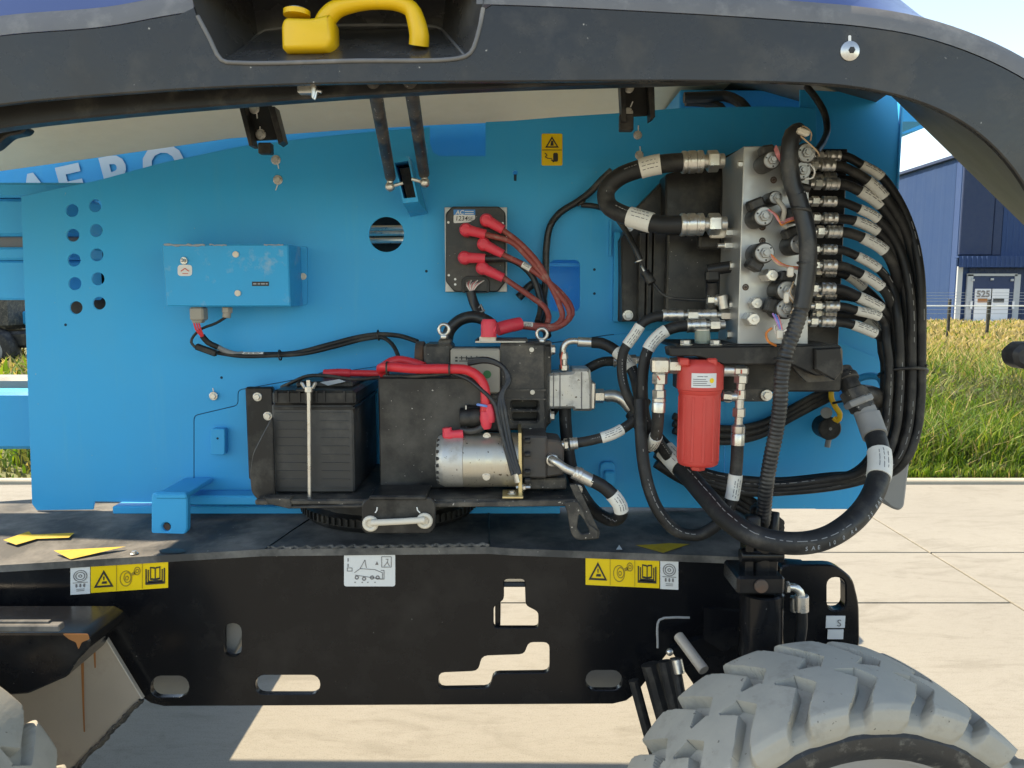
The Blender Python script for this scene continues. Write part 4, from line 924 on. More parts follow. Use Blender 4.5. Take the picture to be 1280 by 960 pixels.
# latch, bolts, hinge channels
q = MB(); q.pbox(371, 105, 395, 116, YH + .03, .02, .002); q.cyl(P(392, 108, YH + .02), P(392, 122, YH + .02), .004, 10); q.tube(crom(PP([(390, 112, YH + .02), (393, 124, YH + .018), (396, 114, YH + .02), (402, 115, YH + .02)]), .004), .0026, 8); build(q, 'latch', 'steel', hd)
c_ = P(1062, 64, YH); q = MB(); q.lathe(c_, c_ + Vector((0, -.006, 0)), [(0, .0155), (.3, .0155), (1, .008)], 26); build(q, 'button_bolt', 'steel', hd); q = MB(); q.cyl(c_ + Vector((.001, -.0055, 0)), c_ + Vector((.001, -.0075, 0)), .0055, 6); build(q, 'bolt_socket', 'ink', hd)
q = MB(); q.plate([rrect(1060.5, 44, 1064, 53, 1.5)], YH - .0008, .001); build(q, 'paint_mark', 'white_mark', hd, 0)
def channel(x0, y0, x1, y1, dx, Y, tab, bolts, marks):
    e = part('hinge_channel', 'black bolted channel bracket hanging at ' + ('left' if x0 < 500 else 'right') + ' of the hood struts', P((x0 + x1) / 2, (y0 + y1) / 2, Y))
    q = MB(); q.plate([[(x0 + 4, y0), (x1 - 4, y0), (x1 - 4 + dx, y1 - 8), (x0 + 4 + dx, y1 - 6)]], Y + .03, .006); q.plate([[(x0, y0), (x0 + 7, y0), (x0 + 7 + dx, y1), (x0 + 2 + dx, y1)]], Y, .036, .001); q.plate([[(x1 - 8, y0 + 2), (x1, y0 + 2), (x1 + dx, y1 - 6), (x1 - 6 + dx, y1 - 2)]], Y, .036, .001); q.pbox(*tab, Y + .01, .02, .002); build(q, 'channel', 'black_plastic', e)
    q = MB()
    for x, y in bolts: bolt(q, P(x, y, Y + .03), .0075)
    build(q, 'bolt', 'steel', e)
    q = MB()
    for x, y, x2, y2 in marks: q.tube([P(x, y, Y + .029), P(x2, y2, Y + .029)], .0014, 5)
    build(q, 'paint_mark', 'white_mark', e, 0)
channel(298, 131, 343, 182, 11, 1.62, (322, 178, 339, 192), ((318, 136), (326, 168)), ((321, 142, 321.5, 148), (325, 158, 325, 163)))
channel(775, 103, 818, 152, 1, 1.66, (775, 142, 792, 163), ((786, 110), (785, 141)), ((791, 127, 788, 134),))
e = part('corner_bracket', 'black bracket under the far left of the hood rim', P(5, 160, 1.45))
q = MB(); q.plate([rounded([(-60, 140), (10, 148), (33, 160), (28, 166), (8, 170), (-10, 186), (-60, 190)], 5)], 1.45, .03, .003); q.pbox(-4, 148, 8, 160, 1.445, .02, .002); build(q, 'bracket', 'black_plastic', e)
# gas struts and their tube bracket
st_b = [((466, 98, 1.34), (488, 221, 1.80), (487.5, 230)), ((512, 98, 1.34), (530, 217, 1.80), (531, 225))]
for k_, (a, b, c) in enumerate(st_b):
    e = part('gas_strut', ('left' if k_ == 0 else 'right') + ' black gas strut with a ball end on the square tube', P(*b))
    q = MB(); A = P(*a); B = P(*b); q.tube([A, A.lerp(B, .5), B], .0125, 14); build(q, 'strut_tube', 'dirty_black', e)
    q = MB(); C = P(c[0], c[1], 1.80); q.cyl(B, C, .008, 12); q.sph(C + Vector((0, 0, -.006)), .0115, 14); dx = .03 if k_ == 0 else -.03; q.cyl(C + Vector((0, 0, -.006)), C + Vector((dx, 0, .002)), .004, 10); build(q, 'ball_end', 'steel', e)
    q = MB(); D = A.lerp(B, .62); q.tube([D + Vector((-.013 if k_ == 0 else .013, 0, 0)), A.lerp(B, .86) + Vector((-.013 if k_ == 0 else .013, 0, 0))], .002, 5); build(q, 'worn_edge', 'blue_worn', e, 0)
e = part('strut_bracket', 'blue square tube stub between the ball ends of the gas struts', P(510, 230, 1.8))
def qd(pts): return [P(x, y, Y) for x, y, Y in pts]
Af = qd([(490, 197, 1.80), (511, 195, 1.80), (523, 252, 1.80), (504, 254, 1.80)]); Ab = qd([(497, 205, YP), (516, 203, YP), (535, 267, YP), (513, 271, YP)])
Ai = [Af[0].lerp(Af[2], .10) + Vector((0, 0, -.002)), Af[1].lerp(Af[3], .10), Af[2].lerp(Af[0], .10), Af[3].lerp(Af[1], .10)]
Aj = [v + (Ab[i] - Af[i]) * .9 for i, v in enumerate(Ai)]
q = MB(); vs_ = Af + Ab + Ai + Aj; fs_ = []
for i in range(4):
    j = (i + 1) % 4; fs_ += [(i, 4 + i, 4 + j, j), (i, j, 8 + j, 8 + i), (8 + i, 8 + j, 12 + j, 12 + i)]
q.add(vs_, fs_); build(q, 'square_tube', 'blue_worn', e, 0)
q = MB(); q.add([v.lerp(Ai[(i + 2) % 4], .02) + Vector((0, .07, 0)) for i, v in enumerate(Ai)], [(0, 1, 2, 3)]); build(q, 'tube_web', 'dirty_black', e, 0)
e = part('hood_bumper', 'black rubber bumper at the right edge of the view', P(1280, 445, 1.2))
q = MB(); q.plate([rounded([(1268, 440), (1282, 428), (1340, 428), (1340, 462), (1282, 462), (1270, 455)], 5)], 1.22, .04, .006); q.cyl(P(1320, 440, 1.24), P(1325, 340, 1.30), .012, 12); build(q, 'bumper', 'rubber', e)

# =================================================================== COMPONENTS
def proj(v):
    d = Vector(v) - Vector((0, 0, HC)); dep = d.y * CP - d.z * SP; upc = d.y * SP + d.z * CP
    return 640 + F * d.x / dep, 480 - F * upc / dep
def nearest(path, pt):
    return min(range(len(path)), key=lambda i: (proj(path[i])[0] - pt[0]) ** 2 + (proj(path[i])[1] - pt[1]) ** 2)
def fitting(mb, A, B, r):
    """crimp collar at the hose side A, hex nut, nipple at B"""
    A = Vector(A); B = Vector(B); L = (B - A).length
    mb.lathe(A, A.lerp(B, .5), [(0, r * 1.12), (.04, r * 1.22), (.18, r * 1.22), (.22, r * 1.14), (.30, r * 1.14), (.34, r * 1.22), (.62, r * 1.22), (.66, r * 1.14), (.74, r * 1.14), (.78, r * 1.22), (.96, r * 1.22), (1, r * 1.0)], 16)
    mb.cyl(A.lerp(B, .5), A.lerp(B, .62), r * .72, 12)
    mb.hexn(A.lerp(B, .60), A.lerp(B, .86), r * 1.18); mb.cyl(A.lerp(B, .86), B, r * .80, 12)
    return mb
def hose(pts, r, label=None, sleeves=(), fits=(), name='hydraulic_hose', m='rubber', n=12, corr=0, fr=None, marks=()):
    w = crom(PP(pts), .010); ym = pts[len(pts) // 2]; rm = r * S(ym[1], ym[2])
    q = MB()
    if corr:
        w = crom(PP(pts), .0022); rs = [rm * (1.0 if (i // 2) % 2 else .92) for i in range(len(w))]; q.tube(w, rs, n)
    else: q.tube(w, rm, n)
    o = build(q, name, m, lift, 60 if not corr else 80)
    if label: o['label'] = label
    for a, b in sleeves:
        i, j = sorted((nearest(w, a), nearest(w, b)))
        if j - i < 2: j = min(len(w) - 1, i + 2)
        seg = w[i:j + 1]; s_ = MB(); s_.tube(seg, rm * 1.11, 14); so = build(s_, 'label_sleeve', 'sleeve', o, 60)
        pr_ = MB(); L_ = len(seg)
        for lane in (-.55, -.18, .2):
            k0 = .12 + random.random() * .1
            while k0 < .85:
                k1 = min(.9, k0 + random.uniform(.05, .22)); pp_ = []
                for t_ in np.linspace(k0, k1, 4):
                    x_ = t_ * (L_ - 1); a_ = int(x_); a_ = min(a_, L_ - 2); p_ = seg[a_].lerp(seg[a_ + 1], x_ - a_); T_ = (seg[a_ + 1] - seg[a_]).normalized(); N_ = Vector((0, -1, .25)); N_ = (N_ - T_ * N_.dot(T_)).normalized(); B_ = T_.cross(N_); g_ = lane; pp_.append(p_ + (N_ * math.cos(g_) + B_ * math.sin(g_)) * rm * 1.112)
                pr_.tube(pp_, .00075, 4); k0 = k1 + random.uniform(.03, .09)
        build(pr_, 'sleeve_print', 'print', o, 0)
    if rm > .009 and not corr and m == 'rubber' and name == 'hydraulic_hose':
        pr_ = MB(); k0 = .05 + random.random() * .2
        while k0 < .95:
            k1 = min(.97, k0 + random.uniform(.004, .02)); pp_ = []
            for t_ in (k0, (k0 + k1) / 2, k1):
                a_ = min(int(t_ * (len(w) - 1)), len(w) - 2); p_ = w[a_].lerp(w[a_ + 1], t_ * (len(w) - 1) - a_); T_ = (w[a_ + 1] - w[a_]).normalized(); N_ = Vector((0, -1, .5)); N_ = (N_ - T_ * N_.dot(T_)).normalized(); pp_.append(p_ + N_ * rm)
            pr_.tube(pp_, .0009, 4); k0 = k1 + (random.uniform(.004, .012) if random.random() < .75 else random.uniform(.08, .2))
        build(pr_, 'hose_marking', 'grey_paint', o, 0)
    for a, b in fits:
        f = MB(); fitting(f, P(*a), P(*b), fr or rm); build(f, 'hose_fitting', 'steel', o)
    return o
# ---------------------------------------------------------------- blue switch box on the panel
e = part('switch_box', 'worn blue steel box with a toggle switch on the panel', P(285, 345, 1.87))
q = MB(); q.plate([[(202, 305.5), (360, 305.5), (363, 383), (208, 383)]], 1.865, .112, .003); build(q, 'box', 'blue_worn', e)
q = MB(); q.plate([rrect(364, 308, 384, 381, 3)], YP - .005, .005, .001); build(q, 'mounting_ear', 'blue', e)
q = MB(); q.tube([P(205 + k * 3, 305.5 + 1.5 * random.random(), 1.864) for k in range(18)], [.0016 + .002 * random.random() for _ in range(18)], 5); q.tube([P(262 + k * 3, 305.5 + 1.3 * random.random(), 1.864) for k in range(8)], [.001 + .002 * random.random() for _ in range(8)], 5); q.tube([P(330 + k * 3, 305.5 + random.random(), 1.864) for k in range(9)], [.001 + .0015 * random.random() for _ in range(9)], 5); build(q, 'chipped_edge', 'frame_grey', e, 0)
q = MB()
for x, y in ((295, 318), (297.5, 366.5)): c_ = P(x, y, 1.865); q.cyl(c_ + Vector((0, .001, 0)), c_ + Vector((0, -.004, 0)), .0075, 16)
c_ = P(379, 345.5, YP - .005); bolt(q, c_, .006); build(q, 'screw', 'cream', e)
q = MB(); c_ = P(230.5, 326, 1.865); q.torus(c_ + Vector((0, -.002, 0)), (0, 1, 0), .007, .0025, 18, 6); q.cyl(c_, c_ + Vector((0, -.004, 0)), .006, 12); q.sph(c_ + Vector((0, -.012, .001)), .0045, 10); q.cyl(c_, c_ + Vector((0, -.012, .001)), .003, 8); build(q, 'toggle_switch', 'steel', e)
q = MB(); q.plate([rrect(222, 331, 240, 345, 4)], 1.8638, .0012); build(q, 'switch_label', 'sticker_w', e, 0)
q = MB(); stroke(q, [(226, 339), (231, 335.5), (236, 339)], 1.2, 1.8628); stroke(q, [(228, 342), (235, 342)], .8, 1.8628); build(q, 'switch_symbol', 'ink_red', e, 0)
q = MB(); q.plate([[(315, 352), (336, 352), (336, 357.5), (315, 357.5)]], 1.8638, .0012); build(q, 'serial_plate', 'ink', e, 0)
q = MB(); [stroke(q, [(x_, 354.8), (x_ + w_, 354.8)], 1.6, 1.8628) for x_, w_ in ((316.5, 4), (322, 3), (326, 5), (332, 2.5))]; build(q, 'serial_print', 'frame_grey', e, 0)
q = MB(); q.pbox(236, 384, 254, 401, 1.88, .035, .004); q.pbox(239, 400, 252, 404, 1.885, .025, .003); build(q, 'plug_connector', 'grey_conn', e)
q = MB(); c_ = P(284, 384, 1.90); q.hexn(c_, P(284, 391, 1.90), .013); q.cyl(P(284, 390, 1.90), P(283, 397, 1.90), .010, 12); build(q, 'cable_gland', 'grey_conn', e)
for k_, x_ in enumerate((242, 245, 248)):
    q = MB(); q.tube(crom(PP([(x_, 402, 1.89), (x_ + 3, 412, 1.89), (253 + k_, 422, 1.90)]), .01), .0022, 6); build(q, 'wire', 'red_cable', e, 60)
hose([(253, 420, 1.90), (260, 428, 1.91), (272, 434, 1.92)], 3.6, 'short black sheath on the wires under the switch box', name='wire_sheath')
hose([(271, 433, 1.92), (280, 438, 1.925), (297, 443, 1.93), (304, 442, 1.935)], 3.4, 'grey taped joint of the harness', name='taped_joint', m='grey_paint')
hose([(283, 396, 1.90), (270, 404, 1.90), (252, 411, 1.90), (242, 420, 1.90), (239, 428, 1.90), (244, 434, 1.90)], 1.7, 'thin black wire looping from the gland of the switch box', name='gland_wire')
q = MB(); a, b = P(244, 433, 1.90), P(272, 442, 1.91); q.box((a + b) / 2, ((b - a).length, .014, .016), .003, Quaternion((0, 1, 0), math.atan2(-(b.z - a.z), b.x - a.x)).to_matrix()); o_ = build(q, 'inline_connector', 'black_plastic', lift); o_['label'] = 'black inline connector under the switch box'
hose([(297, 443, 1.935), (330, 443, 1.93), (370, 441, 1.93), (410, 431, 1.93), (450, 421, 1.93), (475, 418, 1.93), (500, 420, 1.93), (522, 427, 1.90)], 3.0, 'upper black cable running from the switch box to the motor', sleeves=(((303, 443), (329, 442)),), name='wire_harness')
hose([(272, 441, 1.925), (300, 445, 1.925), (340, 444.5, 1.925), (380, 442, 1.925), (420, 433, 1.925), (455, 424, 1.925), (478, 422, 1.925), (490, 430, 1.91), (497, 443, 1.89), (499, 450, 1.88)], 2.6, 'lower black cable of the harness bending down behind the red cable', name='wire_harness')
q = MB()
for x_, y_ in ((350, 444), (473, 419)): c_ = P(x_, y_, 1.927); q.torus(c_, (1, 0, .1), .0125, .002, 14, 5)
build(q, 'cable_tie', 'black_plastic', lift, 60)

# ---------------------------------------------------------------- motor controller
e = part('motor_controller', 'black motor controller with five red terminal boots', P(595, 312, 1.93))
q = MB(); q.plate([rounded([(565, 258), (624, 258), (632, 266), (632, 352), (622, 365), (568, 365), (557, 352), (557, 267)], 3)], 1.93, .045, .003); build(q, 'case', 'black_box', e)
q = MB(); q.pbox(555.5, 259, 634, 365, 1.972, .006, .001); build(q, 'base_plate', 'alu', e)
q = MB(); q.plate([[(567, 262), (594, 262), (594, 268.5), (567, 268.5)]], 1.929, .0012); build(q, 'brand_field', 'sticker_b', e, 0)
q = MB(); q.plate([rounded([(567, 268.5), (594, 268.5), (594, 274), (586, 278), (567, 279)], 2)], 1.929, .0012); build(q, 'number_field', 'sticker_w', e, 0)
t = text_mb('AC', P(569.5, 268, 1.9283), (1, 0, .0), (.15, 0, 1), .0145, bold=.02); stroke(t, [(581, 264.3), (592, 264.3)], .9, 1.928); stroke(t, [(581, 267), (592, 267)], .9, 1.928); build(t, 'brand_print', 'sticker_w', e, 0)
t = text_mb('1234', P(568.8, 275.6, 1.9283), (1, 0, 0), (.12, 0, 1), .0155, bold=.01); text_mb('SE', P(584.5, 275.6, 1.9283), (1, 0, 0), (.12, 0, 1), .013, mb=t); build(t, 'number_print', 'ink', e, 0)
q = MB()
for x, y in ((560.5, 278), (628.5, 279), (561, 344), (569, 349), (569, 355.5), (628, 344)): c_ = P(x, y, 1.93); q.cyl(c_ + Vector((0, .002, 0)), c_ + Vector((0, -.001, 0)), .003, 10)
build(q, 'screw', 'white_mark', e)
q = MB(); q.plate([rounded([(577, 366), (577, 350), (582, 345), (606, 345), (612, 350), (612, 366)], 3), rounded([(580, 366.5), (580, 351), (584, 348), (604, 348), (609, 351), (609, 366.5)], 3)], 1.925, .008, .001); build(q, 'connector_shroud', 'black_plastic', e)
for k_ in range(9):
    q = MB(); x_ = 584 + k_ * 2.6; q.tube(crom(PP([(x_, 353 - (k_ % 3) * 1.2, 1.93), (x_ * .6 + 588 * .4 - 2, 357, 1.915), (588 + k_ * .4, 364, 1.912)]), .006), .0016, 6); build(q, 'signal_wire', ('wire_white', 'wire_pink', 'wire_white')[k_ % 3], e, 60)
boots = [((608, 275), (629, 287)), ((582.5, 287), (607, 293)), ((604.5, 305), (628.5, 318)), ((580.5, 322), (606.5, 323)), ((603, 335), (629, 347.5))]
for (a, b) in boots:
    q = MB(); A = P(*a, 1.90); B = P(*b, 1.897); q.lathe(A + Vector((0, .03, 0)), A + Vector((0, -.012, 0)), [(0, .0165), (.7, .0165), (.9, .0145), (1, .010)], 20); q.torus(A + Vector((0, -.0105, 0)), (0, 1, 0), .010, .0018, 18, 6)
    q.tube(crom([A, A.lerp(B, .5), B], .006), [.0135 - .0022 * i / 8 for i in range(len(crom([A, A.lerp(B, .5), B], .006)))], 14); build(q, 'terminal_boot', 'red_rubber', e, 60)
cab = [[(628, 287, 1.897), (650, 304, 1.885), (672, 328, 1.875), (688, 356, 1.865), (699, 380, 1.855), (703, 396, 1.85), (694, 407, 1.84), (672, 407, 1.84), (648, 405, 1.84)],
       [(607, 293, 1.897), (640, 303, 1.89), (660, 322, 1.885), (680, 345, 1.87), (697, 366, 1.86), (709, 382, 1.85), (712, 394, 1.845), (704, 405, 1.84), (676, 409, 1.84), (648, 406, 1.84)],
       [(628, 318, 1.897), (658, 333, 1.885), (682, 350, 1.875), (700, 365, 1.865), (713, 382, 1.855), (715, 393, 1.85), (706, 404, 1.845), (690, 411, 1.84), (662, 409, 1.84), (646, 407, 1.84)],
       [(606, 323, 1.897), (640, 325, 1.90), (663, 342, 1.90), (672, 362, 1.90), (676, 385, 1.89), (672, 402, 1.86)],
       [(629, 347, 1.897), (648, 360, 1.89), (668, 374, 1.88), (681, 384, 1.87), (686, 396, 1.86), (684, 405, 1.85)]]
for k_, c in enumerate(cab):
    hose(c, 3.6 if k_ != 3 else 4.0, None, name='power_cable', m='darkred_cable' if k_ != 3 else 'conduit', sleeves=(((653, 329), (660, 333)),) if k_ == 2 else ((((658, 406.5), (668, 407.5)),) if k_ == 0 else ()))
hose([(588, 364, 1.912), (592, 378, 1.91), (598, 390, 1.90), (606, 402, 1.88), (612, 410, 1.86)], 6, 'black braided signal harness leaving the bottom of the motor controller', name='signal_harness', m='conduit')
q = MB(); q.tube(PP([(598, 386, 1.895), (601, 381, 1.895), (604, 388, 1.89)]), .003, 6); q.tube(PP([(596, 392, 1.89), (606, 388, 1.885)]), .003, 6); build(q, 'cable_tie', 'grey_paint', lift, 60)

# ---------------------------------------------------------------- battery and tray
e = part('battery_tray', 'black folded tray under battery, box and pump motor', P(500, 630, 1.7))
zt = P(500, 622, 1.62).z
q = MB(); xl = P(320, 620, 1.62).x; xr = P(722, 622, 1.62).x
q.box(((xl + xr) / 2, 1.79, zt - .008), (xr - xl, .36, .012), .003); build(q, 'tray_floor', 'dirty_black', e)
q = MB(); q.plate([rounded([(312, 592), (316, 566), (340, 520), (343, 612), (345, 630), (324, 628), (314, 615)], 5)], 1.64, .012, .002); q.pbox(306, 484, 345, 600, 1.93, .02, .004); build(q, 'tray_side', 'black_plastic', e)
q = MB(); q.plate([[(330, 622), (362, 623), (364, 633), (722, 624), (718, 633), (450, 635), (360, 636), (335, 630)]], 1.605, .03, .002); build(q, 'tray_lip', 'dirty_black', e)
q = MB(); q.plate([rounded([(704, 628), (722, 626), (727, 634), (735, 655), (748, 664), (748, 674), (722, 676), (714, 668), (709, 640)], 5), rounded([(724, 642), (730, 650), (738, 666), (726, 668), (721, 660)], 3)], 1.60, .018, .002); q.plate([[(712, 606), (722, 606), (750, 666), (748, 674), (736, 660)]], 1.61, .012, .001); build(q, 'tray_leg', 'dirty_black', e)
q = MB()
for x, y, Y_ in ((322, 496, 1.93), (335, 520, 1.93), (722, 612, 1.68)): bolt(q, P(x, y, Y_), .008)
build(q, 'bolt', 'steel', e)
q = MB(); bolt(q, Vector((P(515, 612, 1.66).x, 1.66, zt - .002)), .010, (0, 0, 1)); bolt(q, Vector((P(509, 616, 1.64).x, 1.64, zt - .002)), .010, (0, 0, 1)); build(q, 'deck_bolt', 'steel', e)
e = part('lock_plate', 'black plate with a white looped lock pin at the tray front', P(498, 645, 1.58))
q = MB(); q.plate([rounded([(452, 630), (460, 622), (538, 622), (544, 630), (544, 660), (538, 667), (457, 667), (452, 662)], 4)], 1.575, .012, .002); q.box((P(498, 620, 1.58).x, 1.62, P(498, 622, 1.575).z), (.12, .10, .010), .003); build(q, 'plate', 'black_plastic', e)
q = MB()
for x, y in ((463.5, 654), (531, 650.5)):
    c_ = P(x, y, 1.575); q.torus(c_ + Vector((0, -.003, 0)), (0, 1, 0), .0125, .005, 22, 8); q.cyl(c_, c_ + Vector((0, -.004, 0)), .013, 18)
q.tube(PP([(464, 653.5, 1.562), (498, 652, 1.560), (531, 650, 1.562)]), .0068, 12); build(q, 'lock_pin', 'cream', e, 60)
q = MB()
for pts_ in ([(469, 641, 1.574), (471, 638, 1.574), (471.5, 634, 1.574)], [(521, 634, 1.574), (522, 638, 1.574), (525, 641, 1.574)]): q.tube(PP(pts_), .0015, 5)
build(q, 'paint_mark', 'white_mark', e, 0)
e = part('battery', 'black starter battery held by a chrome rod with wing nut', P(400, 550, 1.66))
bl = [(343, 612), (440, 614)]; A = P(343, 613, 1.66); B = P(441, 505, 1.66)
q = MB(); q.box(((A.x + B.x) / 2, 1.80, (zt + B.z) / 2), (B.x - A.x, .28, B.z - zt), .004); 
for r_ in range(10):
    z_ = zt + .012 + r_ * .0185
    for x0, x1 in ((.06, .40), (.60, .94)):
        q.box((A.x + (B.x - A.x) * (x0 + x1) / 2, 1.6595, z_), ((B.x - A.x) * (x1 - x0), .003, .0022), 0)
build(q, 'case', 'bat_case', e)
q = MB(); a = P(340, 507, 1.655); b = P(444, 488, 1.655); q.box(((a.x + b.x) / 2, 1.80, (a.z + b.z) / 2), (b.x - a.x, .29, b.z - a.z), .006)
for x_ in (345, 360, 374, 395, 405, 430): q.box((P(x_, 495, 1.65).x, 1.6535, P(x_, 496, 1.65).z), (.003, .004, .024), 0)
q.box(((a.x + b.x) / 2, 1.80, a.z - .006), (b.x - a.x - .006, .285, .006), .001); q.box(((a.x + b.x) / 2 + .01, 1.82, b.z + .006), ((b.x - a.x) * .7, .22, .014), .004); build(q, 'lid', 'black_plastic', e)
q = MB(); q.cyl(P(387, 622, 1.635), P(386, 478, 1.635), .0042, 12); build(q, 'hold_down_rod', 'steel', e)
q = MB(); c_ = P(386, 490, 1.635); q.cyl(c_, c_ + Vector((0, 0, .012)), .009, 12)
for s_ in (-1, 1): q.box(c_ + Vector((s_ * .012, 0, .014)), (.007, .007, .018), .003, Quaternion((0, 1, 0), s_ * .5).to_matrix()); 
q.cyl(c_ + Vector((0, 0, -.018)), c_ + Vector((0, 0, .026)), .0045, 10); build(q, 'wing_nut', 'steel', e)
q = MB(); q.box(P(386, 497, 1.64), (.016, .012, .03), .003); q.box((P(386, 490, 1.70).x, 1.72, P(386, 490, 1.64).z + .004), (.02, .17, .006), .001); build(q, 'clamp_bar', 'black_plastic', e)
t = text_mb('L3-A', P(458, 560, 1.80), (0, 0, 1), (0, 1, 0), .02); 
for v_ in t.v: v_.x = B.x + .0016
build(t, 'case_print', 'frame_grey', e, 0)
q = MB(); q.tube(crom(PP([(405, 467, 1.80), (425, 466, 1.80), (438, 466.5, 1.80)]), .01), .010, 10); q.tube(crom(PP([(437, 466.5, 1.80), (455, 466.5, 1.80), (474, 467, 1.80)]), .01), .008, 10); build(q, 'positive_boot', 'red_cable', e, 60)
q = MB(); q.plate([[(400, 478), (424, 474), (432, 477), (410, 482)]], 1.70, .002); build(q, 'top_label', 'frame_grey', e, 0)
hose([(352, 484, 1.76), (365, 478, 1.74), (385, 470, 1.73), (410, 470, 1.72), (440, 474, 1.72), (474, 472, 1.74)], 2.3, 'thin black battery cable across the lid of the battery', name='battery_cable')
# ---------------------------------------------------------------- black box
e = part('black_cover_box', 'plain black sheet steel box between battery and pump motor', P(540, 540, 1.70))
q = MB(); a = P(475, 606, 1.70); b = P(603, 472, 1.70); q.box(((a.x + b.x) / 2, 1.79, (zt + b.z) / 2), (b.x - a.x, .18, b.z - zt), .003); build(q, 'cover', 'black_box', e)
q = MB(); a = P(602, 480, 1.715); q.pbox(582, 507, 608, 535, 1.69, .03, .003); q.cyl(P(575, 522, 1.69), P(601, 521, 1.69), .022, 22); build(q, 'contactor', 'black_plastic', e)
q = MB(); q.pbox(581.5, 507, 583.5, 535, 1.68, .03, 0); build(q, 'contactor_plate', 'alu', e)
# ---------------------------------------------------------------- upper pump motor
e = part('pump_motor', 'dusty black electric pump motor with two lifting eyes', P(620, 480, 1.84))
zc = P(640, 484, 1.84).z; YM = 1.845
def mx(x): return P(x, 484, YM).x
q = MB(); q.lathe((mx(563), YM, zc), (mx(628), YM, zc), [(0, .098), (1, .098)], 40); build(q, 'stator', 'dirty_black', e)
q = MB(); q.pbox(563, 436, 626, 492, 1.738, .05, .004); build(q, 'name_plate', 'grey_conn', e)
q = MB()
for y_ in (447, 451): stroke(q, [(569, y_), (572, y_)], 2.2, 1.7365); stroke(q, [(574, y_ + .3), (598, y_ + .3)], 1.0, 1.7365)
for x_ in (577, 583, 589, 596): stroke(q, [(x_, 445), (x_, 450)], 1.2, 1.7365)
build(q, 'plate_print', 'ink', e, 0)
q = MB(); q.plate([circ(609, 468, 5)], 1.7365, .001); build(q, 'green_seal', mat('green_seal', (.02, .16, .05), .5), e, 0)
q = MB(); q.plate([rounded([(625, 430), (682, 429), (683, 540), (676, 541), (676, 538), (634, 538), (634, 541), (606, 541), (606, 498), (625, 490)], 4), rrect(640, 502, 672, 512, 3), rrect(640, 516, 672, 527, 3)], 1.735, .20, .005); build(q, 'end_bell', 'dirty_black', e)
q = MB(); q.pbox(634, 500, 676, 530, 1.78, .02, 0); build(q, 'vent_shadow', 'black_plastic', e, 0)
q = MB(); q.pbox(628, 486.5, 682, 489, 1.732, .01, 0); q.pbox(605, 498, 683, 500, 1.732, .01, 0); build(q, 'end_bell_rib', 'dirty_black', e)
q = MB()
for x, y in ((664.5, 437), (665.5, 490), (663, 538)): c_ = P(x, y, 1.735); q.cyl(c_, c_ + Vector((0, -.006, 0)), .0055, 12)
build(q, 'bolt', 'cream', e)
q = MB(); z2 = P(540, 442, 1.80).z
q.lathe((P(519, 442, 1.80).x, 1.82, z2 - .01), (P(530, 442, 1.8).x, 1.82, z2 - .01), [(0, .036), (.1, .038), (.9, .038), (1, .036)], 26); build(q, 'flange', 'rusty', e)
q = MB(); q.pbox(529, 430, 565, 458, 1.77, .10, .006); build(q, 'gear_case', 'dirty_black', e)
q = MB(); q.pbox(548, 424, 564, 431, 1.79, .03, .003); q.pbox(655, 427, 690, 432, 1.78, .06, .003); q.pbox(594, 424, 660, 429, 1.76, .08, .002); build(q, 'top_pads', 'dirty_black', e)
q = MB(); q.pbox(599, 420, 620, 428, 1.755, .06, .003); q.pbox(594, 426.5, 657, 428.5, 1.75, .03, .001); build(q, 'terminal_base', 'cream', e)
for x, y, rr_ in ((555, 412, .0125), (677.5, 417.5, .0125)):
    q = MB(); c_ = P(x, y, 1.79); q.torus(c_, (.25, 1, 0), rr_, .0042, 24, 8); q.cyl(c_ + Vector((0, 0, -.012)), c_ + Vector((0, 0, -.022)), .009, 14); build(q, 'lifting_eye', 'steel', e, 60)
q = MB(); q.lathe(P(611, 421, 1.76), P(611, 399, 1.76), [(0, .018), (.8, .018), (1, .014)], 20); q.tube(crom(PP([(611, 410, 1.76), (616, 412, 1.758), (620, 413, 1.757)]), .005), .012, 14); build(q, 'terminal_boot', 'red_rubber', e, 50)
q = MB(); q.tube(crom(PP([(622, 411.5, 1.80), (634, 408, 1.81), (650, 404.5, 1.83)]), .006), .0155, 16); build(q, 'terminal_boot', 'red_rubber', e, 50)
q = MB(); q.tube(crom(PP([(558, 428, 1.88), (562, 413, 1.88), (575, 400, 1.88), (592, 396, 1.88), (610, 402, 1.87), (622, 414, 1.86)]), .01), .0145, 14); build(q, 'ring_cable', 'conduit', e, 60)
q = MB()
for k_, (x, y) in enumerate(((684, 437), (683, 520))): bolt(q, P(x + 4, y, 1.77), .011, (1, 0, 0))
build(q, 'bolt', 'steel', e)
q = MB(); q.plate([rounded([(680, 432), (689, 432), (689, 530), (680, 530)], 3)], 1.77, .10, .002); build(q, 'mounting_flange', 'dirty_black', e)
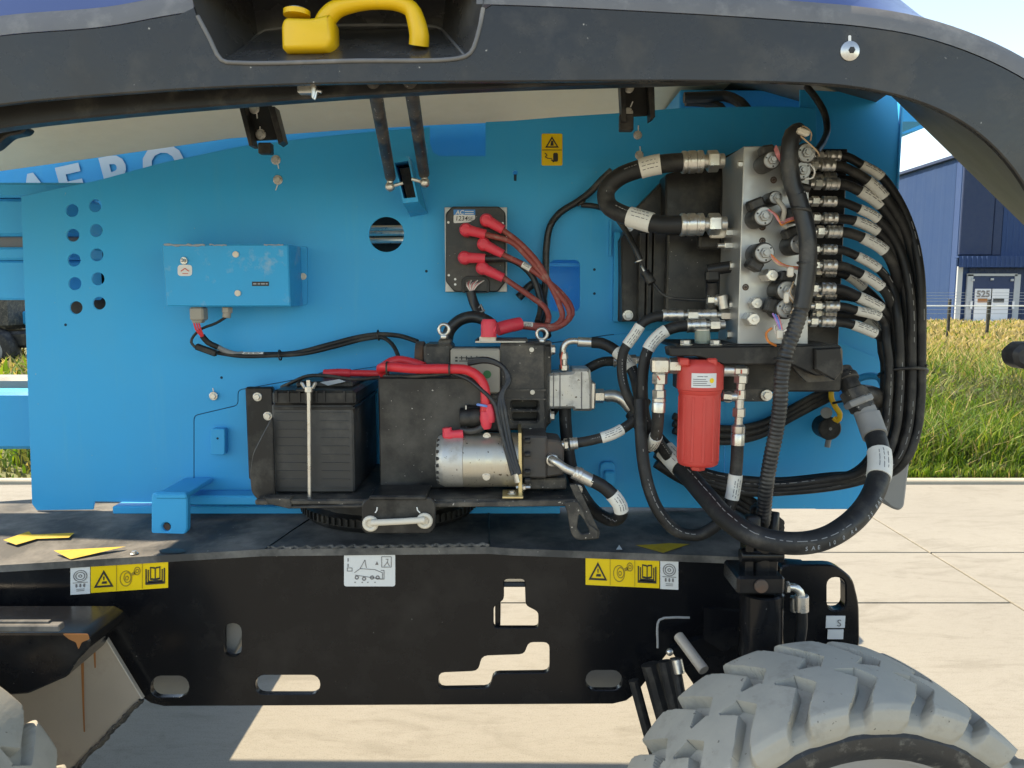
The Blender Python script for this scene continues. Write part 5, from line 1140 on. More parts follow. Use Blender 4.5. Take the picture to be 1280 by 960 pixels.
# gear pump
e = part('gear_pump', 'cast aluminium gear pump on the right end of the upper motor', P(712, 488, 1.80))
zp = P(712, 489, 1.80).z
def px_(x): return P(x, 489, 1.80).x
q = MB(); q.plate([rounded([(684, 467), (716, 465), (716, 461), (738, 461), (740, 480), (740, 514), (717, 514), (717, 511), (684, 511)], 3)], 1.765, .09, .006); build(q, 'pump_body', 'cast_alu', e)
q = MB()
for x in (692, 700, 727): q.tube([P(x, 465, 1.764), P(x, 511, 1.764)], .0012, 5)
build(q, 'body_joint', 'print', e, 0)
q = MB(); q.pbox(739, 478, 744, 512, 1.77, .06, .003); q.hexn(P(743, 495, 1.79), P(755, 495, 1.79), .017); q.cyl(P(754, 495, 1.79), P(760, 495, 1.79), .013, 18); build(q, 'outlet_port', 'steel', e)
q = MB(); q.tube(crom(PP([(758, 495, 1.79), (768, 495, 1.79), (779, 500, 1.785), (788, 510, 1.78), (797, 520, 1.775)]), .006), .0145, 16); build(q, 'elbow_pipe', 'steel', e)
q = MB(); q.hexn(P(705, 463, 1.79), P(705, 456, 1.79), .012); q.cyl(P(705, 457, 1.79), P(705, 448, 1.79), .008, 12); q.hexn(P(705, 449, 1.79), P(704, 441, 1.79), .0105); q.tube(crom(PP([(704, 444, 1.79), (704, 435, 1.79), (709, 428, 1.79), (718, 426, 1.79), (724, 427, 1.79)]), .005), .0075, 12); q.cyl(P(722, 427, 1.79), P(740, 428, 1.79), .0115, 16); build(q, 'elbow_fitting', 'steel', e)
q = MB(); q.tube(crom(PP([(702, 461, 1.777), (701, 450, 1.779), (703, 440, 1.779)]), .01), .002, 5); build(q, 'witness_paint', 'ink_red', e, 0)
# ---------------------------------------------------------------- lower auxiliary pump
e = part('auxiliary_pump', 'silver cylindrical auxiliary pump motor with rusty pump head', P(620, 575, 1.67))
za = P(600, 574, 1.69).z; YA = 1.685
def ax(x): return P(x, 574, YA).x
rA = 33.5 * S(574, YA)
q = MB(); q.lathe((ax(547), YA, za), (ax(580), YA, za), [(0, rA * .80), (.05, rA * .88), (.22, rA * .97), (.3, rA * 1.0), (1, rA * 1.0)], 44); build(q, 'end_cap', 'cast_alu', e, 40)
q = MB(); q.lathe((ax(580), YA, za), (ax(651), YA, za), [(0, rA * .985), (.01, rA * 1.005), (1, rA * 1.005)], 44); build(q, 'motor_can', 'motor_sil', e, 40)
q = MB()
for k_ in range(9):
    g_ = R(-70 + 17 * k_); q.box((ax(549.5), YA - math.cos(g_) * rA * .86, za + math.sin(g_) * rA * .86), (.006, .010, .007), .001)
build(q, 'cooling_slots', 'ink', e, 0)
q = MB()
for x, y in ((609, 547), (609, 593)):
    zz = P(x, y, YA - rA * .6).z; dz = zz - za; yy = YA - math.sqrt(max(1e-6, rA ** 2 - dz ** 2)); q.cyl((ax(x), yy + .003, zz), (ax(x), yy - .003, zz), .009, 16); q.cyl((ax(x), yy - .002, zz), (ax(x), yy - .006, zz), .0055, 12)
build(q, 'pole_screw', 'steel', e)
q = MB(); q.plate([rounded([(648, 541), (652, 541), (653, 622), (648, 624)], 1)], 1.62, .13, .001); q.box((P(641, 622, 1.62).x, 1.635, zt + .004), (.045, .06, .005), .001); build(q, 'gold_bracket', 'gold', e)
q = MB(); bolt(q, Vector((P(640, 616, 1.62).x, 1.625, zt + .007)), .007, (0, 0, 1)); bolt(q, P(653, 609, 1.63), .007, (1, 0, 0)); q.cyl(P(645, 609, 1.63), P(663, 609, 1.63), .004, 8); build(q, 'bracket_bolt', 'steel', e)
q = MB(); q.pbox(652, 545, 684, 598, 1.64, .10, .004); q.plate([rounded([(682, 549), (700, 551), (705, 560), (705, 594), (682, 597)], 3)], 1.645, .09, .004); build(q, 'pump_head', 'pump_iron', e)
q = MB()
for y_ in (551, 568, 590, 600): q.cyl(P(656, y_, 1.632), P(663, y_, 1.632), .006, 10)
build(q, 'cap_screw', 'black_plastic', e)
q = MB(); q.pbox(655, 598, 708, 612, 1.66, .08, .003); build(q, 'pump_foot', 'dirty_black', e)
q = MB(); c_ = P(689, 574, 1.645); q.hexn(c_ + Vector((0, .004, 0)), c_ + Vector((0.004, -.012, 0)), .014); q.torus(c_ + Vector((.002, -.012, 0)), (0, 1, 0), .010, .004, 18, 8); q.tube(crom(PP([(689, 574, 1.63), (696, 578, 1.615), (706, 585, 1.61), (720, 591, 1.61)]), .005), .0095, 14); q.cyl(P(717, 590, 1.61), P(741, 602, 1.61), .0145, 18); q.cyl(P(721, 591.5, 1.61), P(726, 594, 1.61), .0155, 18); build(q, 'elbow_fitting', 'steel', e)
q = MB(); q.lathe((ax(556), YA - .02, za + rA * 1.0), (ax(580), YA - .02, za + rA * 1.04), [(0, .009), (.3, .012), (.5, .009), (1, .010)], 14); q.lathe((ax(561), YA - .02, za + rA * .95), (ax(560), YA - .02, za + rA * 1.0 + .016), [(0, .012), (1, .010)], 14); build(q, 'terminal_boot', 'red_rubber', e, 60)
# red and black power cables
hose([(577, 537, 1.67), (590, 539, 1.66), (602, 535, 1.66), (606, 528, 1.66)], 4.2, 'short black cable from the contactor to the auxiliary pump', name='power_cable', m='conduit')
hose([(482, 470, 1.74), (476, 462, 1.73), (482, 458.5, 1.70), (520, 461, 1.685), (560, 461, 1.68), (585, 463, 1.675), (600, 473, 1.67), (606, 486, 1.665), (607, 500, 1.66), (606, 515, 1.66)], 6.2, 'thick red power cable bending down to the contactor', name='power_cable', m='red_cable')
hose([(478, 464, 1.75), (482, 456, 1.76), (496, 450, 1.77), (515, 453, 1.77), (530, 458, 1.76)], 5.5, 'thick red power cable looping behind the first one', name='power_cable', m='red_cable')
q = MB(); q.lathe(P(606, 514, 1.655), P(609, 536, 1.655), [(0, .010), (.4, .013), (.8, .012), (1, .008)], 14); q.lathe(P(611, 505, 1.655), P(614, 528, 1.655), [(0, .007), (.4, .011), (.8, .011), (1, .008)], 14); o_ = build(q, 'terminal_boot', 'red_rubber', lift, 60); o_['label'] = 'red boots of the cables on the contactor'
q = MB(); q.torus(P(603, 507, 1.655), (.2, .2, 1), .011, .0028, 16, 6); o_ = build(q, 'blue_band', 'wire_blue', lift, 60); o_['label'] = 'blue band round the red cable'
q = MB()
for x_, y_ in ((484, 460), (562, 461)): q.torus(P(x_, y_, 1.69 if x_ < 500 else 1.68), (1, 0, 0), .0135, .0022, 18, 6)
build(q, 'cable_tie', 'black_plastic', lift, 60)
for k_, d_ in enumerate((0, 4, 8)):
    hose([(585, 455 - d_ * .6, 1.70), (610, 452 - d_ * .4, 1.69), (630, 461 - d_ * .2, 1.68), (634 + d_ * .4, 476, 1.67), (626 + d_ * .3, 492, 1.66), (623 + d_, 510, 1.65), (628 + d_, 540, 1.64), (636 + d_ * .9, 570, 1.625), (645 + d_ * .6, 593, 1.615)], 2.7, None, name='control_wire', m='conduit')
hose([(564, 466, 1.685), (585, 474, 1.675), (605, 490, 1.655), (618, 505, 1.65), (624, 530, 1.64), (632, 560, 1.63), (641, 594, 1.615)], 2.7, None, name='control_wire', m='conduit')
hose([(480, 470, 1.73), (520, 470, 1.70), (562, 467, 1.69)], 2.5, None, name='control_wire', m='conduit')
q = MB(); q.cyl(P(644, 592, 1.615), P(647, 603, 1.615), .006, 10); o_ = build(q, 'ring_terminal', 'steel', lift); o_['label'] = 'ring terminal of the control wires on the gold bracket'

# ---------------------------------------------------------------- hydraulic tank behind the manifold
e = part('hydraulic_tank', 'black hydraulic tank behind the valve manifold', P(850, 320, 1.85))
q = MB(); q.plate([[(797, 258), (832, 222), (905, 210), (1000, 205), (1000, 402), (778, 402), (776, 300)]], 1.90, .06, .004); build(q, 'tank_back', 'black_plastic', e)
q = MB(); q.pbox(835, 292, 940, 402, 1.82, .10, .004); build(q, 'tank_body', 'black_box', e)
q = MB(); q.plate([rounded([(832, 217), (912, 203), (915, 232), (904, 285), (832, 290)], 5)], 1.84, .08, .004); build(q, 'tank_shoulder', 'black_plastic', e)
q = MB(); q.pbox(774, 298, 797, 402, 1.955, .02, .003); q.pbox(800, 290, 806, 402, 1.87, .03, .002); q.pbox(810, 290, 814, 402, 1.86, .03, .002); q.pbox(818, 290, 832, 402, 1.85, .03, .002); build(q, 'tank_frame', 'black_plastic', e)
q = MB()
for x, y in ((786, 283), (785, 394), (911, 228)): bolt(q, P(x, y, 1.87 if x < 900 else 1.82), .009)
build(q, 'bolt', 'steel', e)
q = MB(); q.plate([[(797, 236), (801, 236), (801, 258), (797, 258)]], YP - .001, .003); q.pbox(762, 276, 764, 320, YP - .012, .012, 0); q.pbox(768, 290, 774, 402, YP - .02, .02, .001); build(q, 'tank_rail', 'blue', e)
# ---------------------------------------------------------------- manifold
mf = part('valve_manifold', 'machined aluminium hydraulic manifold with solenoid valves', P(965, 310, 1.62))
YF = 1.62
q = MB(); q.plate([[(930, 183), (1012, 182), (1010, 432), (922, 431)]], YF, .155, .0015); build(q, 'block', 'alu', mf)
q = MB(); q.pbox(1003, 186, 1048, 433, 1.80, .02, .002); q.plate([[(905, 196), (930, 184), (930, 196), (916, 220), (908, 300), (900, 300)]], 1.79, .01); build(q, 'back_plate', 'black_plastic', mf)
q = MB(); q.pbox(910, 300, 922, 431, 1.775, .02, .001); q.plate([[(904, 210), (922, 208), (920, 232), (906, 240)]], 1.776, .01); build(q, 'side_plate', 'grey_paint', mf)
def coil(x, y, r, L=.062, hexc=False, plug=None):
    s = S(y, YF - L); rm = r * s; tip = P(x, y, YF - L); base = tip + Vector((0, L + .002, 0))
    q = MB(); q.lathe(base, tip, [(0, rm * .98), (.04, rm * 1.04), (.9, rm * 1.04), (.97, rm * .98), (1, rm * .9)], 26); o = build(q, 'solenoid_coil', 'black_plastic', mf)
    q = MB(); q.torus(tip + Vector((0, .001, 0)), (0, 1, 0), rm * .82, rm * .12, 26, 6); q.cyl(tip + Vector((0, .004, 0)), tip + Vector((0, -.002, 0)), rm * .92, 24); q.hexn(tip, tip + Vector((0, -.008, 0)), rm * .52); q.cyl(tip, tip + Vector((0, -.013, 0)), rm * .28, 12); build(q, 'coil_nut', 'coil_steel', mf)
    q = MB()
    for a_ in (40, 160, 280): q.cyl(tip + Vector((math.cos(R(a_)) * rm * .72, -.0015, math.sin(R(a_)) * rm * .72)), tip + Vector((math.cos(R(a_)) * rm * .72, -.0026, math.sin(R(a_)) * rm * .72)), rm * .1, 8)
    build(q, 'nut_hole', 'ink', mf, 0)
    if plug:
        q = MB(); c = tip + Vector((plug[0] * rm, .028, plug[1] * rm)); q.box(c, (rm * 1.5, .034, rm * 1.1), .004, Quaternion((0, 1, 0), math.atan2(plug[0], plug[1])).to_matrix()); build(q, 'coil_plug', 'black_plastic', mf)
    return o
coil(965, 200, 11, plug=(-.2, 1.3)); coil(1008, 191, 12.5, .075); coil(1003, 213, 11.5, .07); coil(955, 270, 12.5, plug=(-.5, 1.3)); coil(1000, 305, 12.5, plug=(-.5, 1.2)); coil(956, 316, 12.8, plug=(-.6, -1.1)); coil(984, 363, 12.8, plug=(.3, 1.3)); coil(983, 386, 12.8, plug=(-1.1, .3)); coil(970, 247, 8.5, .05)
q = MB()
for x, y, r_, L in ((965, 344, 8.5, .045), (946, 379, 8, .02), (942, 399, 9, .035)):
    t_ = P(x, y, YF - L); s = S(y, YF) * r_; q.hexn(t_ + Vector((0, L, 0)), t_, s); q.cyl(t_ + Vector((0, .002, 0)), t_ + Vector((0, -.004, 0)), s * .8, 18); q.cyl(t_, t_ + Vector((0, -.007, 0)), s * .3, 10)
build(q, 'cartridge_plug', 'steel', mf)
q = MB()
for x, y in ((967, 225), (932, 359), (953, 284), (953, 301)): c_ = P(x, y, YF); q.torus(c_, (0, 1, 0), .0055, .0016, 16, 6); q.cyl(c_ + Vector((0, .001, 0)), c_ + Vector((0, -.0012, 0)), .0035, 10)
build(q, 'port_plug', 'rusty', mf)
q = MB(); q.cyl(P(992, 262, YF - .03), P(1004, 258, YF - .03), .012, 14); q.box(P(990, 270, YF - .02), (.03, .02, .03), .003); q.sph(P(990, 237, YF - .02), .009, 12); q.cyl(P(1000, 233, YF - .02), P(1012, 236, YF - .02), .008, 12); build(q, 'small_plug', 'black_plastic', mf)
# wiring
def wire(pts, m, r_=1.1):
    q = MB(); ym = pts[0]; q.tube(crom(PP(pts), .005), r_ * S(ym[1], ym[2]), 6); build(q, 'wire', m, mf, 60)
Yw = YF - .07
for k_ in range(3):
    wire([(968 + k_, 186 - k_ * 2, Yw), (970 + k_ * 2, 192, Yw - .01), (974 + k_, 200, Yw), (980, 206 + k_, Yw)], 'wire_pink', .8)
    wire([(960 + k_, 262, Yw), (968 + k_ * 2, 268 + k_, Yw - .01), (974 + k_, 277 + k_ * 2, Yw - .012), (984, 274 + k_ * 2, Yw), (996, 270 + k_ * 2, Yw)], ('wire_pink', 'wire_pink', 'wire_orange')[k_], .9)
    wire([(964, 318 + k_ * 2, Yw), (972, 326 + k_ * 2, Yw - .01), (984, 332 + k_, Yw), (1002, 334 + k_ * 2, Yw)], ('wire_orange', 'wire_pink', 'wire_tan')[k_], .9)
    wire([(966 + k_ * 3, 392 + k_, Yw), (971 + k_ * 2, 402, Yw - .012), (975 + k_ * 2, 412 + k_ * 3, Yw - .01), (982, 424, Yw)], ('wire_violet', 'wire_blue', 'wire_pink')[k_], 1.2)
    wire([(992, 352 + k_ * 3, Yw), (988 - k_ * 2, 366, Yw - .012), (994, 378 + k_ * 3, Yw - .01), (988, 392, Yw)], ('wire_tan', 'wire_white', 'wire_tan')[k_], .9)
wire([(995, 161, Yw - .01), (1005, 158, Yw - .02), (1014, 166, Yw - .02), (1013, 176, Yw - .01)], 'wire_tan', 1.0); wire([(998, 168, Yw - .02), (1010, 178, Yw - .02), (1022, 190, Yw - .015), (1024, 195, Yw)], 'wire_tan', 1.0)
wire([(1012, 205, Yw), (1018, 212, Yw - .01), (1016, 222, Yw), (1006, 224, Yw)], 'wire_white', 1.2); wire([(965, 410, Yw), (958, 416, Yw), (960, 426, Yw - .01), (970, 432, Yw)], 'wire_orange', 1.6); wire([(978, 404, Yw), (968, 408, Yw), (972, 418, Yw), (984, 412, Yw - .02)], 'wire_white', 1.6)
wire([(972, 250, Yw), (980, 262, Yw - .01), (978, 280, Yw), (984, 284, Yw)], 'grey_conn', 3.2)
q = MB(); q.box(P(1004, 165, Yw - .03), (.024, .014, .012), .003, Quaternion((0, 1, 0), R(20)).to_matrix()); q.box(P(988, 340, Yw - .02), (.012, .012, .02), .003); q.box(P(975, 418, Yw - .01), (.014, .012, .02), .003); q.box(P(983, 372, Yw - .03), (.010, .01, .022), .003); build(q, 'wire_connector', 'cream', mf)
# left side ports
q = MB(); q.pbox(889, 286, 908, 297, 1.68, .022, .004); build(q, 'cream_cap', 'cream', mf)
q = MB(); q.hexn(P(906, 291, 1.69), P(921, 291, 1.69), .010); q.cyl(P(897, 307, 1.69), P(922, 307, 1.69), .0055, 12); q.hexn(P(905, 307, 1.69), P(916, 307, 1.69), .0095); q.hexn(P(912, 332, 1.68), P(922, 332, 1.68), .009); q.hexn(P(911, 381, 1.68), P(922, 381, 1.68), .009); q.hexn(P(908, 418, 1.68), P(924, 418, 1.68), .010); q.hexn(P(922, 206, 1.63), P(931, 206, 1.63), .008); build(q, 'port_fitting', 'steel', mf)
q = MB(); q.cyl(P(884, 338, 1.70), P(916, 333, 1.69), .013, 16); q.box(P(890, 345, 1.70), (.03, .03, .026), .005); q.cyl(P(890, 352, 1.70), P(890, 395, 1.72), .014, 14); q.box(P(886, 303, 1.75), (.05, .03, .03), .005); build(q, 'pressure_switch', 'black_plastic', mf)
q = MB(); q.hexn(P(884, 375, 1.70), P(896, 375, 1.70), .011); q.cyl(P(894, 375, 1.70), P(910, 376, 1.69), .013, 14); q.cyl(P(902, 369, 1.68), P(905, 386, 1.68), .011, 12); build(q, 'sensor', 'steel', mf)
# ---------------------------------------------------------------- hoses on the left of the manifold
hose([(868, 202, 1.72), (852, 203, 1.72), (826, 205, 1.73), (800, 211, 1.74), (773, 222, 1.75), (758, 238, 1.76), (760, 256, 1.75), (776, 267, 1.73), (798, 274, 1.71), (826, 281, 1.69), (852, 281, 1.68)], 11.2, 'thick black hose looping on the left of the manifold top', sleeves=(((799, 211), (827, 205)), ((786, 270), (817, 278))), fits=(((852, 203, 1.72), (905, 201, 1.72)), ((850, 281, 1.68), (908, 280, 1.68))), n=18)
hose([(765, 213, 1.93), (752, 225, 1.94), (738, 240, 1.95), (722, 252, 1.955), (700, 266, 1.955), (688, 282, 1.955), (683, 310, 1.955), (682, 350, 1.95), (678, 385, 1.93), (676, 405, 1.90)], 4.3, 'black wire harness running down the panel beside the square opening', name='wire_harness', m='conduit')
hose([(727, 256, 1.955), (745, 258, 1.94), (764, 266, 1.90), (780, 285, 1.85), (795, 312, 1.815), (800, 325, 1.81)], 3.6, 'branch of the wire harness reaching toward the tank', name='wire_harness', m='conduit')
hose([(800, 327, 1.81), (808, 340, 1.81), (815, 352, 1.80), (832, 370, 1.78), (856, 374, 1.75), (886, 375, 1.71)], 1.8, 'thin sensor wire crossing the tank to the manifold', name='sensor_wire', m='conduit')
q = MB(); a, b = P(806, 340, 1.80), P(815, 354, 1.79); q.cyl(a, b, .011, 12); o_ = build(q, 'inline_connector', 'black_plastic', lift); o_['label'] = 'black inline connector on the sensor wire'
q = MB(); a = P(799, 326, 1.81); q.torus(a, (.4, 0, -1), .009, .002, 14, 6); q.cyl(P(802, 332, 1.808), P(806, 340, 1.80), .003, 8); o_ = build(q, 'crimp_band', 'steel', lift, 60); o_['label'] = 'metal band on the harness branch by the tank'
q = MB()
for x_, y_ in ((751, 226), (727, 254), (692, 276)): q.torus(P(x_, y_, 1.947), (-.7, 0, 1), .0105, .0022, 14, 6)
build(q, 'cable_tie', 'black_plastic', lift, 60)
hose([(648, 372, 1.94), (668, 355, 1.945), (678, 372, 1.94), (681, 400, 1.92), (684, 420, 1.88)], 5.2, 'black corrugated tube behind the dusty red cables', name='cable_conduit', m='conduit')
hose([(836, 394, 1.70), (820, 396, 1.70), (805, 402, 1.70), (792, 420, 1.70), (780, 438, 1.70), (777, 462, 1.70), (783, 492, 1.69), (796, 516, 1.69), (804, 545, 1.69), (804, 575, 1.69)], 6.2, 'black hose from manifold left side passing before the gear pump', sleeves=(((796, 408), (781, 432)),), fits=(((828, 394, 1.70), (880, 394, 1.70)), ((872, 394, 1.70), (920, 394, 1.69))))
hose([(862, 407, 1.67), (848, 408, 1.67), (833, 413, 1.67), (821, 422, 1.67), (810, 437, 1.67), (804, 462, 1.67), (803, 495, 1.67), (807, 525, 1.67), (818, 545, 1.67), (842, 580, 1.70)], 7.2, 'black hose beside the filter running down from the manifold', sleeves=(((830, 415), (813, 435)),), fits=(((858, 407, 1.67), (906, 406, 1.67)),))
# ---------------------------------------------------------------- filter and its bracket
e = part('manifold_bracket', 'black folded bracket carrying manifold and filter', P(940, 450, 1.60))
q = MB(); q.plate([rounded([(836, 434), (1050, 431), (1054, 437), (1054, 468), (1020, 470), (990, 456), (905, 456), (872, 446), (838, 446)], 3)], 1.575, .05, .003); build(q, 'upper_flange', 'black_plastic', e)
q = MB(); q.pbox(846, 430, 1046, 436, 1.60, .19, .003); q.pbox(895, 454, 1052, 490, 1.66, .06, .004); q.plate([[(1019, 436), (1052, 434), (1055, 462), (1044, 476), (1019, 462)]], 1.562, .016, .003); build(q, 'lower_flange', 'black_plastic', e)
q = MB(); q.plate([[(990, 458), (1018, 458), (1044, 476), (1010, 478), (1003, 472)]], 1.60, .02); build(q, 'gusset', 'dirty_black', e)
q = MB(); q.lathe(P(878, 433, 1.63), P(878, 412, 1.63), [(0, .016), (.3, .016), (.32, .017), (1, .016)], 20); build(q, 'sight_gauge', 'sight', e)
q = MB(); q.hexn(P(878, 434, 1.63), P(878, 429, 1.63), .019); q.cyl(P(878, 413.5, 1.63), P(878, 411, 1.63), .0165, 20)
for x_ in (857, 894): bolt(q, P(x_, 431.5, 1.61), .011, (0, 0, 1))
build(q, 'gauge_base', 'steel', e)
q = MB(); q.plate([rrect(896, 486, 962, 502, 4)], 1.66, .01, .001); q.pbox(846, 448, 900, 486, 1.67, .04, .003); build(q, 'filter_plate', 'dirty_black', e)
q = MB()
for x, y in ((910, 496), (958, 494)): bolt(q, P(x, y, 1.655), .009)
build(q, 'bolt', 'steel', e)
e = fl = part('oil_filter', 'red hydraulic oil filter hanging from the bracket', P(875, 520, 1.60))
xf = P(875, 500, 1.60).x; YL = 1.605
def fz(y): return P(875, y, 1.57).z
rF = 26.5 * S(520, 1.60)
q = MB(); H_ = [(450, .80), (454, .98), (459, 1.06), (488, 1.08), (489, 1.02), (493, 1.0), (494, .97), (580, .965), (583, .93), (584.5, .86)]
z0_ = fz(450); z1_ = fz(584.5); q.lathe((xf, YL, z0_), (xf, YL, z1_), [((fz(y) - z0_) / (z1_ - z0_), rF * r_) for y, r_ in H_], 44); 
for k_ in range(12):
    g_ = 2 * math.pi * k_ / 12; q.box((xf + math.cos(g_) * rF * .955, YL + math.sin(g_) * rF * .955, (fz(500) + fz(575)) / 2), (.004, .006, fz(497) - fz(578)), .001, Quaternion((0, 0, 1), g_).to_matrix())
q.pbox(851, 448, 862, 458, 1.565, .05, .003); q.pbox(885, 448, 897, 458, 1.565, .05, .003); q.hexn((xf, YL, fz(584)), (xf, YL, fz(592)), .016); build(q, 'bowl', 'filter_red', fl, 35)
q = MB(); n_ = 10; vs_ = []
for k_ in range(n_ + 1):
    g_ = R(-90 + (-34 + 62 * k_ / n_)); 
    for z_ in (fz(466), fz(484)): vs_.append((xf + math.cos(g_) * rF * 1.094, YL + math.sin(g_) * rF * 1.094, z_))
q.add(vs_, [(2 * i, 2 * i + 2, 2 * i + 3, 2 * i + 1) for i in range(n_)]); build(q, 'filter_label', 'sticker_w', fl, 60)
def onf(deg, y, k=1.099): g_ = R(-90 + deg); return Vector((xf + math.cos(g_) * rF * k, YL + math.sin(g_) * rF * k, fz(y)))
q = MB(); 
for y_, d0, d1 in ((470, -20, -6), (470, -4, 4), (473.5, -30, 0), (476, -30, 4), (478.5, -30, 2), (481, -30, 12)): q.tube([onf(d, y_) for d in np.linspace(d0, d1, 6)], .0007, 4)
build(q, 'label_print', 'print', fl, 0)
q = MB(); q.add([onf(15, 475, 1.10)] + [onf(15 + 6 * math.cos(g_), 475 + 3.2 * math.sin(g_), 1.10) for g_ in np.linspace(0, 6.28, 13)[:-1]], [(0, 1 + k, 1 + (k + 1) % 12) for k in range(12)]); build(q, 'label_dot', 'sticker_y', fl, 0)
# left elbow and right fittings
q = MB(); q.pbox(816, 448, 838, 468, 1.585, .036, .005); q.hexn(P(836, 457, 1.60), P(850, 457, 1.60), .017); q.hexn(P(825, 467, 1.60), P(824.5, 480, 1.60), .016); q.cyl(P(824.5, 478, 1.60), P(824, 490, 1.60), .0105, 14); q.hexn(P(824, 487, 1.60), P(824, 497, 1.60), .0145); q.lathe(P(824, 496, 1.60), P(823, 515, 1.60), [(0, .012), (.1, .0145), (.3, .0145), (.34, .0135), (.42, .0145), (1, .0145)], 18); build(q, 'inlet_elbow', 'steel', fl)
q = MB(); q.cyl(P(903, 463, 1.60), P(920, 463, 1.60), .013, 14); q.pbox(917, 458, 937, 470, 1.585, .032, .005); q.hexn(P(926.5, 469, 1.60), P(926, 479, 1.60), .0145); q.cyl(P(926, 478, 1.60), P(925, 492, 1.60), .0095, 14); q.hexn(P(925, 487, 1.60), P(924.5, 499, 1.60), .012); q.cyl(P(924.5, 498, 1.60), P(924, 512, 1.60), .0095, 12); q.hexn(P(924, 510, 1.60), P(923.5, 521, 1.60), .0135); q.cyl(P(923.5, 520, 1.60), P(923, 532, 1.60), .009, 12); q.lathe(P(923, 530, 1.60), P(922, 556, 1.60), [(0, .010), (.1, .0142), (.4, .0142), (.45, .0132), (.5, .0142), (1, .0142)], 18); q.hexn(P(903, 495, 1.60), P(914, 496, 1.60), .010); q.cyl(P(912, 496, 1.60), P(925, 496, 1.60), .009, 12); build(q, 'outlet_fitting', 'steel', fl)
q = MB(); q.tube(PP([(927, 462, 1.583), (927, 467, 1.583)]), .0015, 5); q.tube(PP([(925, 488, 1.587), (925, 494, 1.587)]), .0014, 5); q.tube(PP([(822, 470, 1.583), (825, 475, 1.584)]), .0014, 5); build(q, 'witness_paint', 'ink_red', fl, 0)
hose([(823, 510, 1.60), (822, 530, 1.61), (820, 545, 1.63), (815, 555, 1.66), (808, 560, 1.70)], 7.6, 'black hose under the left elbow of the filter', sleeves=(((821, 547), (814, 556)),))
hose([(922, 550, 1.60), (921, 575, 1.60), (918, 605, 1.60), (911, 635, 1.60), (897, 655, 1.60), (870, 669, 1.60), (845, 663, 1.605), (824, 640, 1.61), (811, 610, 1.62), (804, 575, 1.63), (801, 540, 1.64), (800, 500, 1.66)], 7.8, 'black hose looping below the deck edge from the filter outlet', sleeves=(((918.5, 594), (915, 626)),))
# ---------------------------------------------------------------- pump hoses
hose([(740, 428, 1.79), (752, 429, 1.785), (766, 436, 1.78), (780, 448, 1.76), (792, 466, 1.74), (799, 495, 1.72), (806, 530, 1.71), (820, 560, 1.72)], 7.2, 'black hose from the top elbow of the gear pump', sleeves=(((769, 437), (790, 460)),))
hose([(774, 452, 1.86), (755, 452, 1.86), (740, 458, 1.86), (722, 470, 1.87), (708, 490, 1.87), (690, 515, 1.87), (672, 540, 1.87)], 6, 'black hose passing behind the gear pump', fits=(((766, 452, 1.86), (800, 450, 1.86)),))
hose([(706, 555, 1.66), (725, 553, 1.66), (745, 549, 1.66), (765, 543, 1.66), (783, 533, 1.67), (798, 520, 1.68), (808, 500, 1.70)], 6.4, 'black hose rising to the right from the rusty pump head', sleeves=(((750, 548), (776, 538)),), fits=(((722, 554, 1.66), (702, 556, 1.66)),))
hose([(738, 600, 1.61), (752, 607, 1.61), (765, 618, 1.61), (775, 632, 1.61), (776, 644, 1.62), (765, 650, 1.65), (745, 640, 1.70), (728, 618, 1.75), (716, 592, 1.78), (710, 560, 1.80), (707, 530, 1.80), (706, 505, 1.80)], 8.0, 'black hose curling under the auxiliary pump back to the gear pump', sleeves=(((764, 616), (776, 636)),), n=16)
# big suction hose
big = [(792, 515, 1.775), (800, 526, 1.76), (815, 545, 1.74), (835, 567, 1.71), (858, 592, 1.66), (882, 620, 1.58), (910, 650, 1.49), (945, 671, 1.42), (985, 679, 1.40), (1025, 675, 1.41), (1060, 656, 1.44), (1084, 630, 1.48), (1097, 602, 1.52), (1100, 575, 1.56), (1097, 555, 1.59), (1090, 535, 1.62), (1084, 518, 1.635)]
bo = hose(big, 14.4, 'thickest black suction hose sweeping under the conduit to the right', sleeves=(((832, 563), (851, 584)), ((1099, 566), (1099, 594))), n=20)
q = MB(); w_ = crom(PP(big), .010); 
i0_, i1_ = nearest(w_, (1095, 547)), len(w_) - 1
q.tube(w_[i0_:i1_ + 1], 15.2 * S(530, 1.62), 20); build(q, 'grey_sleeve', 'grey_paint', bo, 60)
# printed line on the hose: small letters along its camera side
t = MB(); i_a, i_b = nearest(w_, (1000, 681)), nearest(w_, (1090, 618)); rmb = 14.5 * S(679, 1.40)
txt = 'SAE 100 R4  25 BAR'; 
for k_, c_ in enumerate(txt):
    i = i_a + (i_b - i_a) * k_ / len(txt); i = int(i)
    if c_ == ' ' or i + 1 >= len(w_): continue
    T_ = (w_[i + 1] - w_[i]).normalized(); N_ = Vector((0, -1, -.1)); N_ = (N_ - T_ * N_.dot(T_)).normalized(); V_ = N_.cross(T_).normalized() * -1; V_ = V_ if V_.z > 0 or V_.x < 0 else -V_
    text_mb(c_, w_[i] + N_ * (rmb + .0012) - V_ * .005, T_, V_, .0115, mb=t)
build(t, 'hose_print', 'frame_grey', bo, 0)
e = part('tank_outlet', 'dark steel outlet elbow above the suction hose', P(1070, 495, 1.64))
q = MB(); q.cyl(P(1052, 462, 1.70), P(1068, 492, 1.66), .021, 18); q.cyl(P(1056, 470, 1.69), P(1060, 477, 1.68), .026, 18); q.hexn(P(1066, 488, 1.665), P(1073, 502, 1.65), .030); q.hexn(P(1074, 503, 1.65), P(1079, 512, 1.645), .027); build(q, 'elbow', 'dirty_black', e)
